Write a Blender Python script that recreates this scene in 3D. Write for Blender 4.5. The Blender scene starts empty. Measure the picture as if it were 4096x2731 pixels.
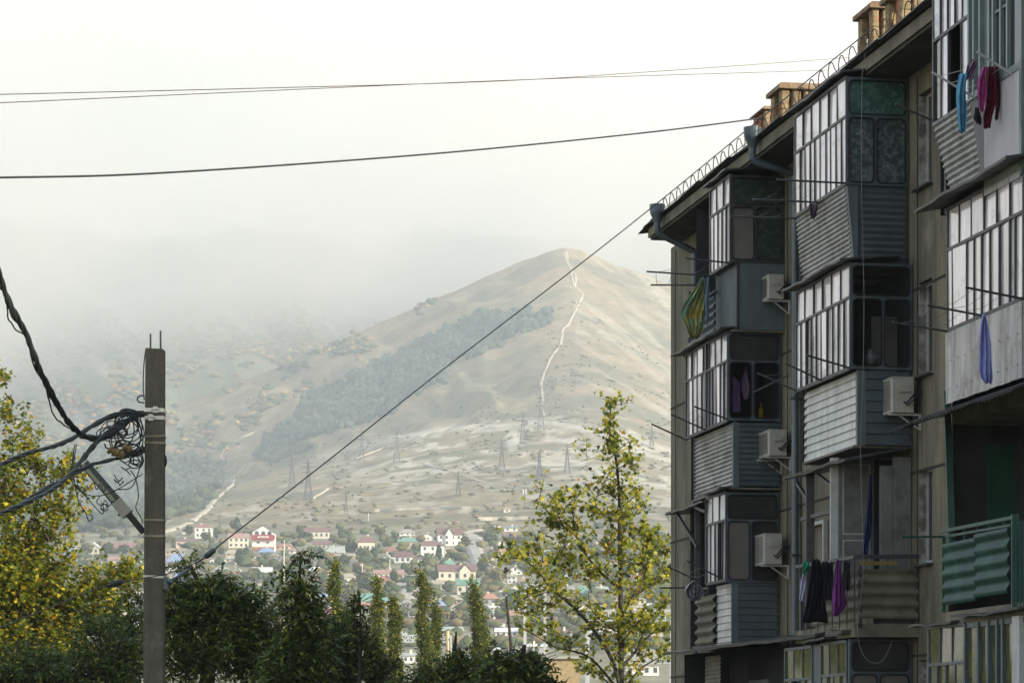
import bpy, math, random
import numpy as np
from mathutils import Vector, Matrix
PI = math.pi
R = math.radians
random.seed(7)
rng = np.random.default_rng(7)
scene = bpy.context.scene
COL = scene.collection

# ------------------------------------------------------------------ camera numbers
F, CX, HZ, ZC = 11200.0, 2048.0, 2944.0, 4.6     # focal length etc. measured in photo pixels (4096 wide)

def at(px, py, Y):
    """the world point seen at (px, py) of the photograph, Y metres away"""
    return ((px - CX) * Y / F, Y, ZC + (HZ - py) * Y / F)

# ------------------------------------------------------------------ objects
ORG = {}

def tag(o, label=None, cat=None, group=None, kind=None):
    if label: o['label'] = label
    if cat: o['category'] = cat
    if group: o['group'] = group
    if kind: o['kind'] = kind
    return o

def empty(name, loc, rz=0.0):
    o = bpy.data.objects.new(name, None)
    o.empty_display_size = .5
    COL.objects.link(o)
    o.location = loc
    o.rotation_euler = (0, 0, rz)
    ORG[o.name] = Vector(loc)
    return o

def raw_mesh(name, v, f, mat=None, cols=None, smooth=False):
    me = bpy.data.meshes.new(name)
    v = np.asarray(v, dtype=np.float32)
    if isinstance(f, np.ndarray):
        n, k = f.shape
        me.vertices.add(len(v)); me.vertices.foreach_set('co', v.ravel())
        me.loops.add(n * k); me.loops.foreach_set('vertex_index', f.astype(np.int32).ravel())
        me.polygons.add(n)
        me.polygons.foreach_set('loop_start', np.arange(0, n * k, k, dtype=np.int32))
        me.polygons.foreach_set('loop_total', np.full(n, k, dtype=np.int32))
        me.update(calc_edges=True)
    else:
        me.from_pydata([tuple(map(float, p)) for p in v], [], f)
        me.update()
    if cols is not None:
        a = me.color_attributes.new('Col', 'FLOAT_COLOR', 'POINT')
        c = np.ones((len(v), 4), dtype=np.float32); c[:, :3] = cols
        a.data.foreach_set('color', c.ravel())
    if smooth:
        me.polygons.foreach_set('use_smooth', np.ones(len(me.polygons), dtype=bool))
    if mat: me.materials.append(mat)
    return me

def link(name, me, parent=None, loc=(0, 0, 0)):
    o = bpy.data.objects.new(name, me)
    COL.objects.link(o)
    o.location = loc
    if parent is not None: o.parent = parent
    return o

class MB:
    """collects shapes (world coordinates, or whatever T maps to) and links them as ONE mesh object"""
    def __init__(self, T=None):
        self.v = []; self.f = []; self.T = T or (lambda p: p); self.c = []
    def add(self, vs, fs, raw=False):
        b = len(self.v)
        self.v += [tuple(p) if raw else tuple(self.T(p)) for p in vs]
        self.f += [tuple(i + b for i in q) for q in fs]
    def box(self, a, b):
        x0, y0, z0 = a; x1, y1, z1 = b
        self.add([(x0,y0,z0),(x1,y0,z0),(x1,y1,z0),(x0,y1,z0),(x0,y0,z1),(x1,y0,z1),(x1,y1,z1),(x0,y1,z1)],
                 [(0,3,2,1),(4,5,6,7),(0,1,5,4),(1,2,6,5),(2,3,7,6),(3,0,4,7)])
    def hexa(self, p):       # eight corners, bottom ring then top ring
        self.add(p, [(0,3,2,1),(4,5,6,7),(0,1,5,4),(1,2,6,5),(2,3,7,6),(3,0,4,7)])
    def bar(self, a, b, w, h=None):
        """a square bar from a to b (after T)"""
        a = Vector(self.T(a)); b = Vector(self.T(b)); h = h or w
        d = (b - a).normalized()
        up = Vector((0, 0, 1)) if abs(d.z) < .9 else Vector((0, 1, 0))
        x = d.cross(up).normalized(); y = x.cross(d).normalized()
        r = []
        for c in (a, b):
            for sx, sy in ((-1,-1),(1,-1),(1,1),(-1,1)):
                r.append(c + x * (sx * w / 2) + y * (sy * h / 2))
        self.add(r, [(0,3,2,1),(4,5,6,7),(0,1,5,4),(1,2,6,5),(2,3,7,6),(3,0,4,7)], raw=True)
    def tube(self, pts, r, n=6, caps=True):
        P = [Vector(self.T(p)) for p in pts]
        rs = r if isinstance(r, (list, tuple)) else [r] * len(P)
        vs = []; fs = []
        prev = None
        for i, p in enumerate(P):
            d = (P[min(i+1, len(P)-1)] - P[max(i-1, 0)])
            if d.length < 1e-9: d = Vector((0, 0, 1))
            d.normalize()
            if prev is None:
                up = Vector((0, 0, 1)) if abs(d.z) < .9 else Vector((0, 1, 0))
                x = d.cross(up).normalized()
            else:
                x = (prev - d * prev.dot(d))
                x = x.normalized() if x.length > 1e-6 else d.cross(Vector((0, 1, .1))).normalized()
            prev = x
            y = d.cross(x)
            for k in range(n):
                a = 2 * PI * k / n
                vs.append(p + (x * math.cos(a) + y * math.sin(a)) * rs[i])
        for i in range(len(P) - 1):
            for k in range(n):
                fs.append((i*n+k, i*n+(k+1)%n, (i+1)*n+(k+1)%n, (i+1)*n+k))
        if caps:
            fs.append(tuple(range(n-1, -1, -1))); fs.append(tuple((len(P)-1)*n+k for k in range(n)))
        self.add(vs, fs, raw=True)
    def grid(self, rows):
        """rows: list of equal-length lists of points"""
        n = len(rows[0]); vs = [p for r in rows for p in r]; fs = []
        for i in range(len(rows)-1):
            for k in range(n-1):
                fs.append((i*n+k, i*n+k+1, (i+1)*n+k+1, (i+1)*n+k))
        self.add(vs, fs)
    def build(self, name, mat, parent=None, smooth=False, local=False, bevel=0, solid=0):
        o_ = Vector((0, 0, 0))
        if parent is not None and not local:
            o_ = ORG.get(parent.name, Vector((0, 0, 0)))
        loc = (0, 0, 0)
        v = [Vector(p) - o_ for p in self.v]
        if parent is None and not local and v:
            c = sum(v, Vector()) / len(v); c.z = min(p.z for p in v)
            v = [p - c for p in v]; loc = c
        me = raw_mesh(name, v, self.f, mat, smooth=smooth)
        o = link(name, me, parent, loc)
        ORG[o.name] = o_ if parent is not None else Vector(loc)
        if smooth:
            try: me.set_sharp_from_angle(angle=R(40))
            except Exception: pass
        if solid:
            m = o.modifiers.new('solid', 'SOLIDIFY'); m.thickness = solid; m.offset = 0
        if bevel:
            m = o.modifiers.new('bevel', 'BEVEL'); m.width = bevel; m.segments = 2; m.limit_method = 'ANGLE'; m.angle_limit = R(40)
        return o

# ------------------------------------------------------------------ materials
def new_mat(name):
    m = bpy.data.materials.new(name); m.use_nodes = True
    nt = m.node_tree; nt.nodes.clear()
    out = nt.nodes.new('ShaderNodeOutputMaterial')
    return m, nt, out

def M(name, c1, c2=None, scale=4.0, rough=.7, metal=0.0, bump=0.0, stretch=None, lo=.35, hi=.65, spec=.4, c3=None, s3=1.0, ior=1.5, bscale=None, streak=None):
    m, nt, out = new_mat(name)
    N = nt.nodes; L = nt.links
    b = N.new('ShaderNodeBsdfPrincipled')
    b.inputs['Roughness'].default_value = rough
    b.inputs['Metallic'].default_value = metal
    b.inputs['IOR'].default_value = ior
    b.inputs['Specular IOR Level'].default_value = spec
    L.new(b.outputs[0], out.inputs[0])
    c1 = (*c1, 1); b.inputs['Base Color'].default_value = c1
    if c2 is None: c2 = tuple(x * .72 for x in c1[:3])
    tc = N.new('ShaderNodeTexCoord'); mp = N.new('ShaderNodeMapping')
    L.new(tc.outputs['Object'], mp.inputs[0])
    if stretch: mp.inputs['Scale'].default_value = stretch
    n = N.new('ShaderNodeTexNoise'); n.inputs['Scale'].default_value = scale
    n.inputs['Detail'].default_value = 6; n.inputs['Roughness'].default_value = .62
    L.new(mp.outputs[0], n.inputs['Vector'])
    r = N.new('ShaderNodeMapRange'); r.inputs[1].default_value = lo; r.inputs[2].default_value = hi
    L.new(n.outputs[0], r.inputs[0])
    mx = N.new('ShaderNodeMix'); mx.data_type = 'RGBA'
    L.new(r.outputs[0], mx.inputs[0]); mx.inputs[6].default_value = c1; mx.inputs[7].default_value = (*c2, 1)
    res = mx.outputs[2]
    if c3 is not None:
        n3 = N.new('ShaderNodeTexNoise'); n3.inputs['Scale'].default_value = s3; n3.inputs['Detail'].default_value = 8
        n3.inputs['Roughness'].default_value = .7
        L.new(tc.outputs['Object'], n3.inputs['Vector'])
        r3 = N.new('ShaderNodeMapRange'); r3.inputs[1].default_value = .54; r3.inputs[2].default_value = .66
        L.new(n3.outputs[0], r3.inputs[0])
        m3 = N.new('ShaderNodeMix'); m3.data_type = 'RGBA'
        L.new(r3.outputs[0], m3.inputs[0]); L.new(res, m3.inputs[6]); m3.inputs[7].default_value = (*c3, 1)
        res = m3.outputs[2]
    if streak is not None:      # rust and dirt runs
        ms_ = N.new('ShaderNodeMapping'); ms_.inputs['Scale'].default_value = (5.5, 5.5, .55); L.new(tc.outputs['Object'], ms_.inputs[0])
        ns = N.new('ShaderNodeTexNoise'); ns.inputs['Scale'].default_value = 1.6; ns.inputs['Detail'].default_value = 7; ns.inputs['Roughness'].default_value = .65
        L.new(ms_.outputs[0], ns.inputs['Vector'])
        rs_ = N.new('ShaderNodeMapRange'); rs_.inputs[1].default_value = .50; rs_.inputs[2].default_value = .68; rs_.inputs[4].default_value = .75
        L.new(ns.outputs[0], rs_.inputs[0])
        mk = N.new('ShaderNodeMix'); mk.data_type = 'RGBA'; L.new(rs_.outputs[0], mk.inputs[0]); L.new(res, mk.inputs[6]); mk.inputs[7].default_value = (*streak, 1)
        res = mk.outputs[2]
    L.new(res, b.inputs['Base Color'])
    if bump:
        bn = N.new('ShaderNodeBump'); bn.inputs['Strength'].default_value = bump; bn.inputs['Distance'].default_value = .02
        nb = N.new('ShaderNodeTexNoise'); nb.inputs['Scale'].default_value = bscale or scale * 5; nb.inputs['Detail'].default_value = 5
        L.new(tc.outputs['Object'], nb.inputs['Vector'])
        L.new(nb.outputs[0], bn.inputs['Height']); L.new(bn.outputs[0], b.inputs['Normal'])
    return m

def leaf_mat(name, trans=.45, rough=.5, spec=.25, yellow=(1.15, 1.1, .5)):
    m, nt, out = new_mat(name)
    N = nt.nodes; L = nt.links
    a = N.new('ShaderNodeAttribute'); a.attribute_name = 'Col'
    b = N.new('ShaderNodeBsdfPrincipled'); b.inputs['Roughness'].default_value = rough
    b.inputs['Specular IOR Level'].default_value = spec
    L.new(a.outputs['Color'], b.inputs['Base Color'])
    t = N.new('ShaderNodeBsdfTranslucent')
    mu = N.new('ShaderNodeMix'); mu.data_type = 'RGBA'; mu.blend_type = 'MULTIPLY'; mu.inputs[0].default_value = 1
    L.new(a.outputs['Color'], mu.inputs[6]); mu.inputs[7].default_value = (*yellow, 1)
    L.new(mu.outputs[2], t.inputs[0])
    ms = N.new('ShaderNodeMixShader'); ms.inputs[0].default_value = trans
    L.new(b.outputs[0], ms.inputs[1]); L.new(t.outputs[0], ms.inputs[2]); L.new(ms.outputs[0], out.inputs[0])
    return m

def attr_mat(name, rough=.85, bump=0, scale=30):
    m, nt, out = new_mat(name)
    N = nt.nodes; L = nt.links
    a = N.new('ShaderNodeAttribute'); a.attribute_name = 'Col'
    b = N.new('ShaderNodeBsdfPrincipled'); b.inputs['Roughness'].default_value = rough
    b.inputs['Specular IOR Level'].default_value = .15
    L.new(a.outputs['Color'], b.inputs['Base Color']); L.new(b.outputs[0], out.inputs[0])
    return m

def glass_mat(name, tint=(.05, .06, .06), ior=1.5, rough=.04, alpha=1.0, c2=None, scale=3.0, bump=.0):
    """old window glass over whatever is close behind it (curtain, dirt): a glossy coat on a dull base, which can carry a painted reflection"""
    m = M(name, tint, c2 or tuple(x * .7 for x in tint), scale=scale, rough=rough, spec=.5, ior=ior, bump=bump, bscale=1.3)
    if alpha < 1:
        b = [n for n in m.node_tree.nodes if n.type == 'BSDF_PRINCIPLED'][0]
        b.inputs['Alpha'].default_value = alpha
    return m

# ------------------------------------------------------------------ numpy value noise
def vnoise(x, y, seed=0):
    x = np.asarray(x, dtype=np.float64); y = np.asarray(y, dtype=np.float64)
    xi = np.floor(x).astype(np.int64); yi = np.floor(y).astype(np.int64)
    xf = x - xi; yf = y - yi
    u = xf * xf * (3 - 2 * xf); v = yf * yf * (3 - 2 * yf)
    def h(a, b):
        n = (a * 374761393 + b * 668265263 + seed * 1442695041) & 0xffffffff
        n = ((n ^ (n >> 13)) * 1274126177) & 0xffffffff
        return ((n ^ (n >> 16)) & 0xffff) / 65535.0
    return (h(xi, yi) * (1-u) * (1-v) + h(xi+1, yi) * u * (1-v) + h(xi, yi+1) * (1-u) * v + h(xi+1, yi+1) * u * v)

def fbm(x, y, o=4, seed=0):
    s = 0; a = .5
    for k in range(o):
        s = s + a * vnoise(x * 2**k, y * 2**k, seed + k * 17); a *= .5
    return s / (1 - .5**o)

def sstep(a, b, x):
    t = np.clip((np.asarray(x, dtype=np.float64) - a) / (b - a), 0, 1)
    return t * t * (3 - 2 * t)
# ================================================================== terrain
RY = [-400, 0, 250, 450, 700, 900, 1100, 1300, 1500, 1800, 2150, 2500, 2700, 3000, 3300, 3600, 3750, 4200, 5200, 7000]
RZ = [0, 0, 0, 4, 17.0, 34, 58, 85, 113, 160, 214, 290, 322, 420, 520, 632, 640, 560, 500, 450]

def hill_z(X, Y):
    X = np.asarray(X, dtype=np.float64); Y = np.asarray(Y, dtype=np.float64)
    z0 = np.interp(Y, RY, RZ)
    xc = (2270 - CX) / F * Y + 25 * np.sin(Y / 330.0) * sstep(2000, 2600, Y) * (1 - sstep(3000, 3450, Y))
    d = X - xc
    aL = np.interp(Y, [0, 1200, 1800, 2500, 2900, 3600, 4500], [0, .03, .10, .27, .50, .43, .5])
    wL = np.interp(Y, [0, 2500, 3200, 3600], [200, 110, 50, 20])
    aR = np.interp(Y, [0, 1200, 1800, 2500, 3000, 3600], [0, .02, .12, .45, .5, .42])
    wR = np.interp(Y, [0, 2500, 3600], [120, 60, 16])
    a = np.where(d < 0, aL, aR); w = np.where(d < 0, wL, wR)
    fall = a * (np.sqrt(d * d + w * w) - w)
    front = z0 - fall
    front = front + (fbm(X / 60, Y / 60, 4, 3) - .5) * np.interp(Y, [700, 2000, 3600], [2, 10, 10])
    front = front + (fbm(X / 16, Y / 16, 3, 5) - .5) * np.interp(Y, [700, 2000, 3600], [.5, 2.4, 3])
    gul = np.abs(fbm((X + .25 * Y) / 55, Y / 260, 3, 91) - .5)
    front = front - (gul * -46 + 6) * -1 * sstep(2350, 2750, Y) * (1 - sstep(3480, 3600, Y)) * np.where(d < 0, sstep(-10, -120, d), sstep(20, 150, d) * .6)
    # the higher mountain behind, on the left
    Yb = Y - .10 * (X + 500)
    back = np.interp(Yb, [0, 2300, 2700, 3100, 3600, 4200, 5000, 6500], [-400, 100, 195, 270, 440, 690, 900, 980])
    rid = fbm((X + .35 * Y) / 210, Y / 700, 4, 11)
    back = back + (np.abs(rid - .5) * -150 + 22) * sstep(2700, 3400, Y) + (fbm(X / 40, Y / 40, 4, 21) - .5) * 16
    back = back - np.clip(X - 900, 0, 4000) * .3
    k = 14.0
    hh = np.clip(.5 + .5 * (front - back) / k, 0, 1)
    z = back * (1 - hh) + front * hh + k * hh * (1 - hh)
    z = np.where(Y < 2200, front, z)
    return z, (hh > .5)

YM = np.concatenate([np.arange(120, 1500, 3.0), np.arange(1500, 6000, 5.0)])
def ground_at(px, py):
    X = (px - CX) / F * YM
    z, _ = hill_z(X, YM)
    e = (z - ZC) / YM
    t = (HZ - py) / F
    i = np.argmax(e >= t)
    if not (e >= t).any(): return None
    if i == 0: Y = YM[0]
    else:
        e0, e1 = e[i-1], e[i]
        Y = YM[i-1] + (YM[i] - YM[i-1]) * (t - e0) / max(e1 - e0, 1e-9)
    X = (px - CX) / F * Y
    return (float(X), float(Y), float(hill_z(X, Y)[0]))

def build_terrain():
    ys = np.concatenate([np.linspace(-400, 600, 26)[:-1], np.linspace(600, 1500, 90)[:-1], np.linspace(1500, 4300, 430)[:-1], np.linspace(4300, 7500, 40)])
    t = np.linspace(-1, 1, 521); c = np.sign(t) * np.abs(t) ** 1.35
    w = np.maximum(420, .55 * ys)
    X = c[None, :] * w[:, None]; Y = np.repeat(ys[:, None], len(c), 1)
    Z, front = hill_z(X, Y)
    v = np.stack([X, Y, Z], -1).reshape(-1, 3)
    n, k = X.shape
    i = np.arange(n-1)[:, None] * k + np.arange(k-1)[None, :]
    f = np.stack([i, i+1, i+k+1, i+k], -1).reshape(-1, 4)
    # ground cover (what really grows or lies there): dry grass, pale rock, scrub
    px = CX + X / np.maximum(Y, 1) * F; py = HZ - (Z - ZC) / np.maximum(Y, 1) * F
    g = np.array([.25, .208, .124]); g2 = np.array([.165, .155, .094]); rock = np.array([.50, .46, .37]); ear = np.array([.33, .23, .15])
    n1 = fbm(X / 90, Y / 45, 4, 31)[..., None]; n2 = fbm(X / 22, Y / 11, 4, 37)[..., None]
    col = g * (1 - sstep(.4, .65, n1)) + g2 * sstep(.4, .65, n1)
    col = col * (.8 + .45 * n2)
    # reddish patches
    col = col * (1 - .5 * sstep(.6, .7, fbm(X / 50, Y / 30, 3, 41)[..., None])) + ear * .5 * sstep(.6, .7, fbm(X / 50, Y / 30, 3, 41)[..., None])
    # quarried pale band across the shoulder of the hill
    cy = 1690 + np.interp(px, [1100, 1400, 1800, 2200, 2500, 2800], [190, 95, 20, -5, 50, 150])
    dy = py - cy
    band = np.exp(-((dy - 4) / 14.0) ** 2) * .9
    lo_ = sstep(0, 25, dy) * (1 - sstep(120, 330, dy)) * sstep(1150, 1700, px)
    spots = sstep(.53, .63, fbm(X / 17, Y / 26, 4, 51)) * lo_ * .95
    spots2 = sstep(.60, .70, fbm(X / 14, Y / 30, 4, 57)) * .55 * sstep(1500, 1700, Y) * (1 - sstep(2500, 2700, Y))
    rk = np.clip(np.maximum(np.maximum(band * sstep(1150, 1500, px), spots), spots2), 0, 1)[..., None] * front[..., None] * (Y > 1300)[..., None]
    col = col * (1 - rk) + rock * rk
    # right flank light streaks
    st = sstep(.56, .7, fbm((X + .4 * Y) / 14, (Y) / 120, 3, 61)) * (px > 2300) * (Y > 2500) * .4
    col = col * (1 - st[..., None]) + rock * st[..., None]
    # mountain behind: scrub, scree streaks; base tone also lowered for cloud shade
    bk = ~front & (Y > 2200)
    sb = np.array([.075, .09, .06]); scr = np.array([.36, .35, .31]); orr = np.array([.30, .19, .09])
    m1 = sstep(.44, .60, fbm(X / 70, Y / 130, 4, 71))[..., None]
    cb = np.array([.14, .155, .10]) * (1 - m1) + sb * m1
    m2 = (sstep(.60, .72, fbm((X + .35 * Y) / 16, Y / 160, 4, 75)) * .7)[..., None]
    cb = cb * (1 - m2) + scr * m2
    m3 = (sstep(.64, .72, fbm(X / 26, Y / 36, 3, 79)) * .6)[..., None]
    cb = cb * (1 - m3) + orr * m3
    col = np.where(bk[..., None], cb, col)
    # town ground: gardens and dust
    tn = (sstep(2085, 2150, py) * (Y > 300))[..., None]
    gd = np.array([.15, .155, .085]) * (1 - n2) + np.array([.36, .32, .24]) * n2
    col = col * (1 - tn) + gd * tn
    near = (Y < 300)[..., None]
    col = np.where(near, np.array([.10, .105, .05]) * (.6 + .8 * n2), col)
    me = raw_mesh('hills', v, f, None, cols=np.clip(col, 0, 1).reshape(-1, 3), smooth=True)
    m, nt, out = new_mat('hillside grass and rock')
    N = nt.nodes; L = nt.links
    a = N.new('ShaderNodeAttribute'); a.attribute_name = 'Col'
    b = N.new('ShaderNodeBsdfPrincipled'); b.inputs['Roughness'].default_value = .95; b.inputs['Specular IOR Level'].default_value = .1
    tc = N.new('ShaderNodeTexCoord'); no = N.new('ShaderNodeTexNoise'); no.inputs['Scale'].default_value = .09; no.inputs['Detail'].default_value = 9; no.inputs['Roughness'].default_value = .72
    mp = N.new('ShaderNodeMapping'); mp.inputs['Scale'].default_value = (1, .55, 1)
    L.new(tc.outputs['Object'], mp.inputs[0]); L.new(mp.outputs[0], no.inputs['Vector'])
    r = N.new('ShaderNodeMapRange'); r.inputs[1].default_value = .35; r.inputs[2].default_value = .68; r.inputs[3].default_value = .72; r.inputs[4].default_value = 1.2
    L.new(no.outputs[0], r.inputs[0])
    mu = N.new('ShaderNodeMix'); mu.data_type = 'RGBA'; mu.blend_type = 'MULTIPLY'; mu.inputs[0].default_value = 1
    L.new(a.outputs['Color'], mu.inputs[6]); L.new(r.outputs[0], mu.inputs[7])
    L.new(mu.outputs[2], b.inputs['Base Color'])
    bu = N.new('ShaderNodeBump'); bu.inputs['Strength'].default_value = .7; bu.inputs['Distance'].default_value = 1.6
    L.new(no.outputs[0], bu.inputs['Height']); L.new(bu.outputs[0], b.inputs['Normal'])
    L.new(b.outputs[0], out.inputs[0]); me.materials.append(m)
    tag(link('hills', me), kind='structure')
build_terrain()

dust = M('pale path dust', (.50, .45, .35), (.38, .33, .25), scale=.15, rough=.95)
asph = M('dusty road', (.42, .39, .33), (.33, .30, .25), scale=.2, rough=.95)
def ribbon(name, pts, width, mat, sub=5, lift=.5):
    P = []
    for (a, b) in zip(pts[:-1], pts[1:]):
        for k in range(sub):
            t = k / sub
            P.append((a[0] + (b[0]-a[0])*t + random.uniform(-2, 2), a[1] + (b[1]-a[1])*t))
    P.append(pts[-1])
    G = [ground_at(*p) for p in P]; G = [g for g in G if g]
    mb = MB(); rows = []
    for i, g in enumerate(G):
        w = width * (.7 + .6 * random.random())
        d = Vector(G[min(i+1, len(G)-1)]) - Vector(G[max(i-1, 0)]); d.z = 0
        n = Vector((-d.y, d.x, 0)).normalized() if d.length > 1e-3 else Vector((1, 0, 0))
        row = []
        for s in (-1, -.5, 0, .5, 1):
            x = g[0] + n.x * s * w; y = g[1] + n.y * s * w
            row.append((x, y, float(hill_z(x, y)[0]) + lift + (.35 if abs(s) < 1 else -.6)))
        rows.append(row)
    mb.grid(rows)
    return tag(mb.build(name, mat), kind='structure')

Z8 = lambda x, y: (700 + x / 1.176, 900 + y / 1.176)
ribbon('ridge_path', [Z8(*p) for p in [(1845,125),(1850,190),(1888,240),(1882,290),(1920,325),(1905,365),(1885,400),(1855,465),(1825,490),(1815,560),(1770,620),(1740,690),(1720,745),(1728,800),(1722,850),(1735,900)]], 1.35, dust)
ribbon('summit_path', [Z8(*p) for p in [(1835,128),(1838,165),(1862,200),(1870,260),(1880,300)]], .9, dust)
ribbon('valley_track', [Z8(*p) for p in [(330,1128),(295,1165),(265,1190),(278,1210),(235,1250),(180,1300),(150,1340),(110,1370),(78,1395)]], 2.5, dust)
ribbon('upper_valley_track', [Z8(*p) for p in [(225,1112),(215,1085),(240,1045),(300,1005),(360,980),(450,940)]], 1.6, dust)
ribbon('lower_track', [(585,2165),(640,2135),(700,2115),(762,2090)], 3.0, dust)
ribbon('hillside_track', [Z8(*p) for p in [(1165,1125),(1260,1145),(1380,1185),(1460,1215),(1560,1228),(1660,1255)]], 1.0, dust)
ribbon('pylon_track', [Z8(*p) for p in [(640,1290),(690,1262),(720,1240)]], 1.3, dust)
ribbon('shoulder_track', [Z8(*p) for p in [(850,1100),(980,1050),(1120,1005),(1300,960),(1500,925),(1640,912),(1760,912),(1900,935),(2050,980),(2200,1035),(2320,1080)]], 1.2, dust)
ribbon('street', [(1890,2128),(1889,2160),(1898,2190),(1905,2225),(1930,2262)], 4.5, asph, lift=.9)
ribbon('crossing_street', [(1860,2142),(1890,2128),(1935,2122),(1995,2112)], 2.5, dust, lift=.9)
ribbon('lower_street', [(1652,2310),(1640,2340),(1622,2400),(1612,2430)], 5.0, asph, lift=.9)

# ------------------------------------------------------------------ sky, sun, camera, air
SUN_AZ = Vector((.86, -.51, 0)).normalized(); SUN_EL = R(20)
def build_light():
    w = bpy.data.worlds.new('World'); scene.world = w; w.use_nodes = True
    nt = w.node_tree; nt.nodes.clear(); N = nt.nodes; L = nt.links
    out = N.new('ShaderNodeOutputWorld'); bg = N.new('ShaderNodeBackground'); L.new(bg.outputs[0], out.inputs[0])
    sky = N.new('ShaderNodeTexSky'); sky.sky_type = 'NISHITA'; sky.sun_disc = False
    sky.sun_elevation = SUN_EL; sky.sun_rotation = math.atan2(SUN_AZ.x, SUN_AZ.y)
    sky.air_density = 1.2; sky.dust_density = 2.5; sky.altitude = 50
    # thin bright overcast veil over the blue: soft clouds by direction
    tc = N.new('ShaderNodeTexCoord'); mp = N.new('ShaderNodeMapping'); mp.inputs['Scale'].default_value = (1, 1, 3.2)
    L.new(tc.outputs['Generated'], mp.inputs[0])
    no = N.new('ShaderNodeTexNoise'); no.inputs['Scale'].default_value = 2.6; no.inputs['Detail'].default_value = 5; no.inputs['Roughness'].default_value = .5
    L.new(mp.outputs[0], no.inputs['Vector'])
    sep = N.new('ShaderNodeSeparateXYZ'); L.new(tc.outputs['Generated'], sep.inputs[0])
    r = N.new('ShaderNodeMapRange'); r.inputs[1].default_value = .17; r.inputs[2].default_value = .5; r.inputs[3].default_value = 1.0; r.inputs[4].default_value = .45
    L.new(sep.outputs[2], r.inputs[0])
    ad = N.new('ShaderNodeMath'); ad.operation = 'MULTIPLY_ADD'; L.new(no.outputs[0], ad.inputs[0]); ad.inputs[1].default_value = .35; ad.inputs[2].default_value = -.17
    a2 = N.new('ShaderNodeMath'); a2.operation = 'ADD'; a2.use_clamp = True; L.new(ad.outputs[0], a2.inputs[0]); L.new(r.outputs[0], a2.inputs[1])
    mx = N.new('ShaderNodeMix'); mx.data_type = 'RGBA'; L.new(a2.outputs[0], mx.inputs[0])
    hz = N.new('ShaderNodeMapRange'); hz.interpolation_type = 'SMOOTHSTEP'; hz.inputs[1].default_value = .13; hz.inputs[2].default_value = .28
    L.new(sep.outputs[2], hz.inputs[0])
    vc = N.new('ShaderNodeMix'); vc.data_type = 'RGBA'; L.new(hz.outputs[0], vc.inputs[0]); vc.inputs[6].default_value = (9.6, 8.75, 7.8, 1); vc.inputs[7].default_value = (6.5, 7.7, 9.0, 1)
    L.new(sky.outputs[0], mx.inputs[6]); L.new(vc.outputs[2], mx.inputs[7])
    L.new(mx.outputs[2], bg.inputs[0]); bg.inputs[1].default_value = .115
    s = bpy.data.lights.new('sun', 'SUN'); s.energy = 5.0; s.angle = R(.6); s.color = (1, .90, .72)
    o = bpy.data.objects.new('sun', s); COL.objects.link(o)
    d = Vector((SUN_AZ.x * math.cos(SUN_EL), SUN_AZ.y * math.cos(SUN_EL), math.sin(SUN_EL)))
    o.rotation_euler = d.to_track_quat('Z', 'Y').to_euler(); o.location = (40, -30, 60)
    c = bpy.data.cameras.new('camera'); c.sensor_width = 36; c.lens = 36 * F / 4096
    c.shift_y = (HZ - 2731 / 2) / 4096; c.clip_end = 20000; c.clip_start = .5
    co = bpy.data.objects.new('camera', c); COL.objects.link(co); co.location = (0, 0, ZC); co.rotation_euler = (R(90), 0, 0)
    scene.camera = co
    scene.view_settings.view_transform = 'Standard'; scene.view_settings.look = 'None'
    scene.view_settings.gamma = 1; scene.view_settings.exposure = 0.5
    scene.cycles.volume_max_steps = 48; scene.cycles.volume_step_rate = 1.0
    scene.cycles.max_bounces = 14; scene.cycles.volume_bounces = 12; scene.cycles.transparent_max_bounces = 12
    scene.cycles.use_denoising = True
build_light()

def air_box(name, a, b, kind):
    mb = MB(); mb.box(a, b)
    o = mb.build(name, None); tag(o, kind=kind); return o

def build_haze():
    o = air_box('haze', (-1500, -60, -6), (1500, 5600, 1010), 'stuff')
    m, nt, out = new_mat('haze'); N = nt.nodes; L = nt.links
    v = N.new('ShaderNodeVolumePrincipled'); v.inputs['Density'].default_value = 1.5e-4; v.inputs['Anisotropy'].default_value = 0.0
    v.inputs['Color'].default_value = (.80, .89, .985, 1)
    L.new(v.outputs[0], out.inputs['Volume']); o.data.materials.append(m)
build_haze()

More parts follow.
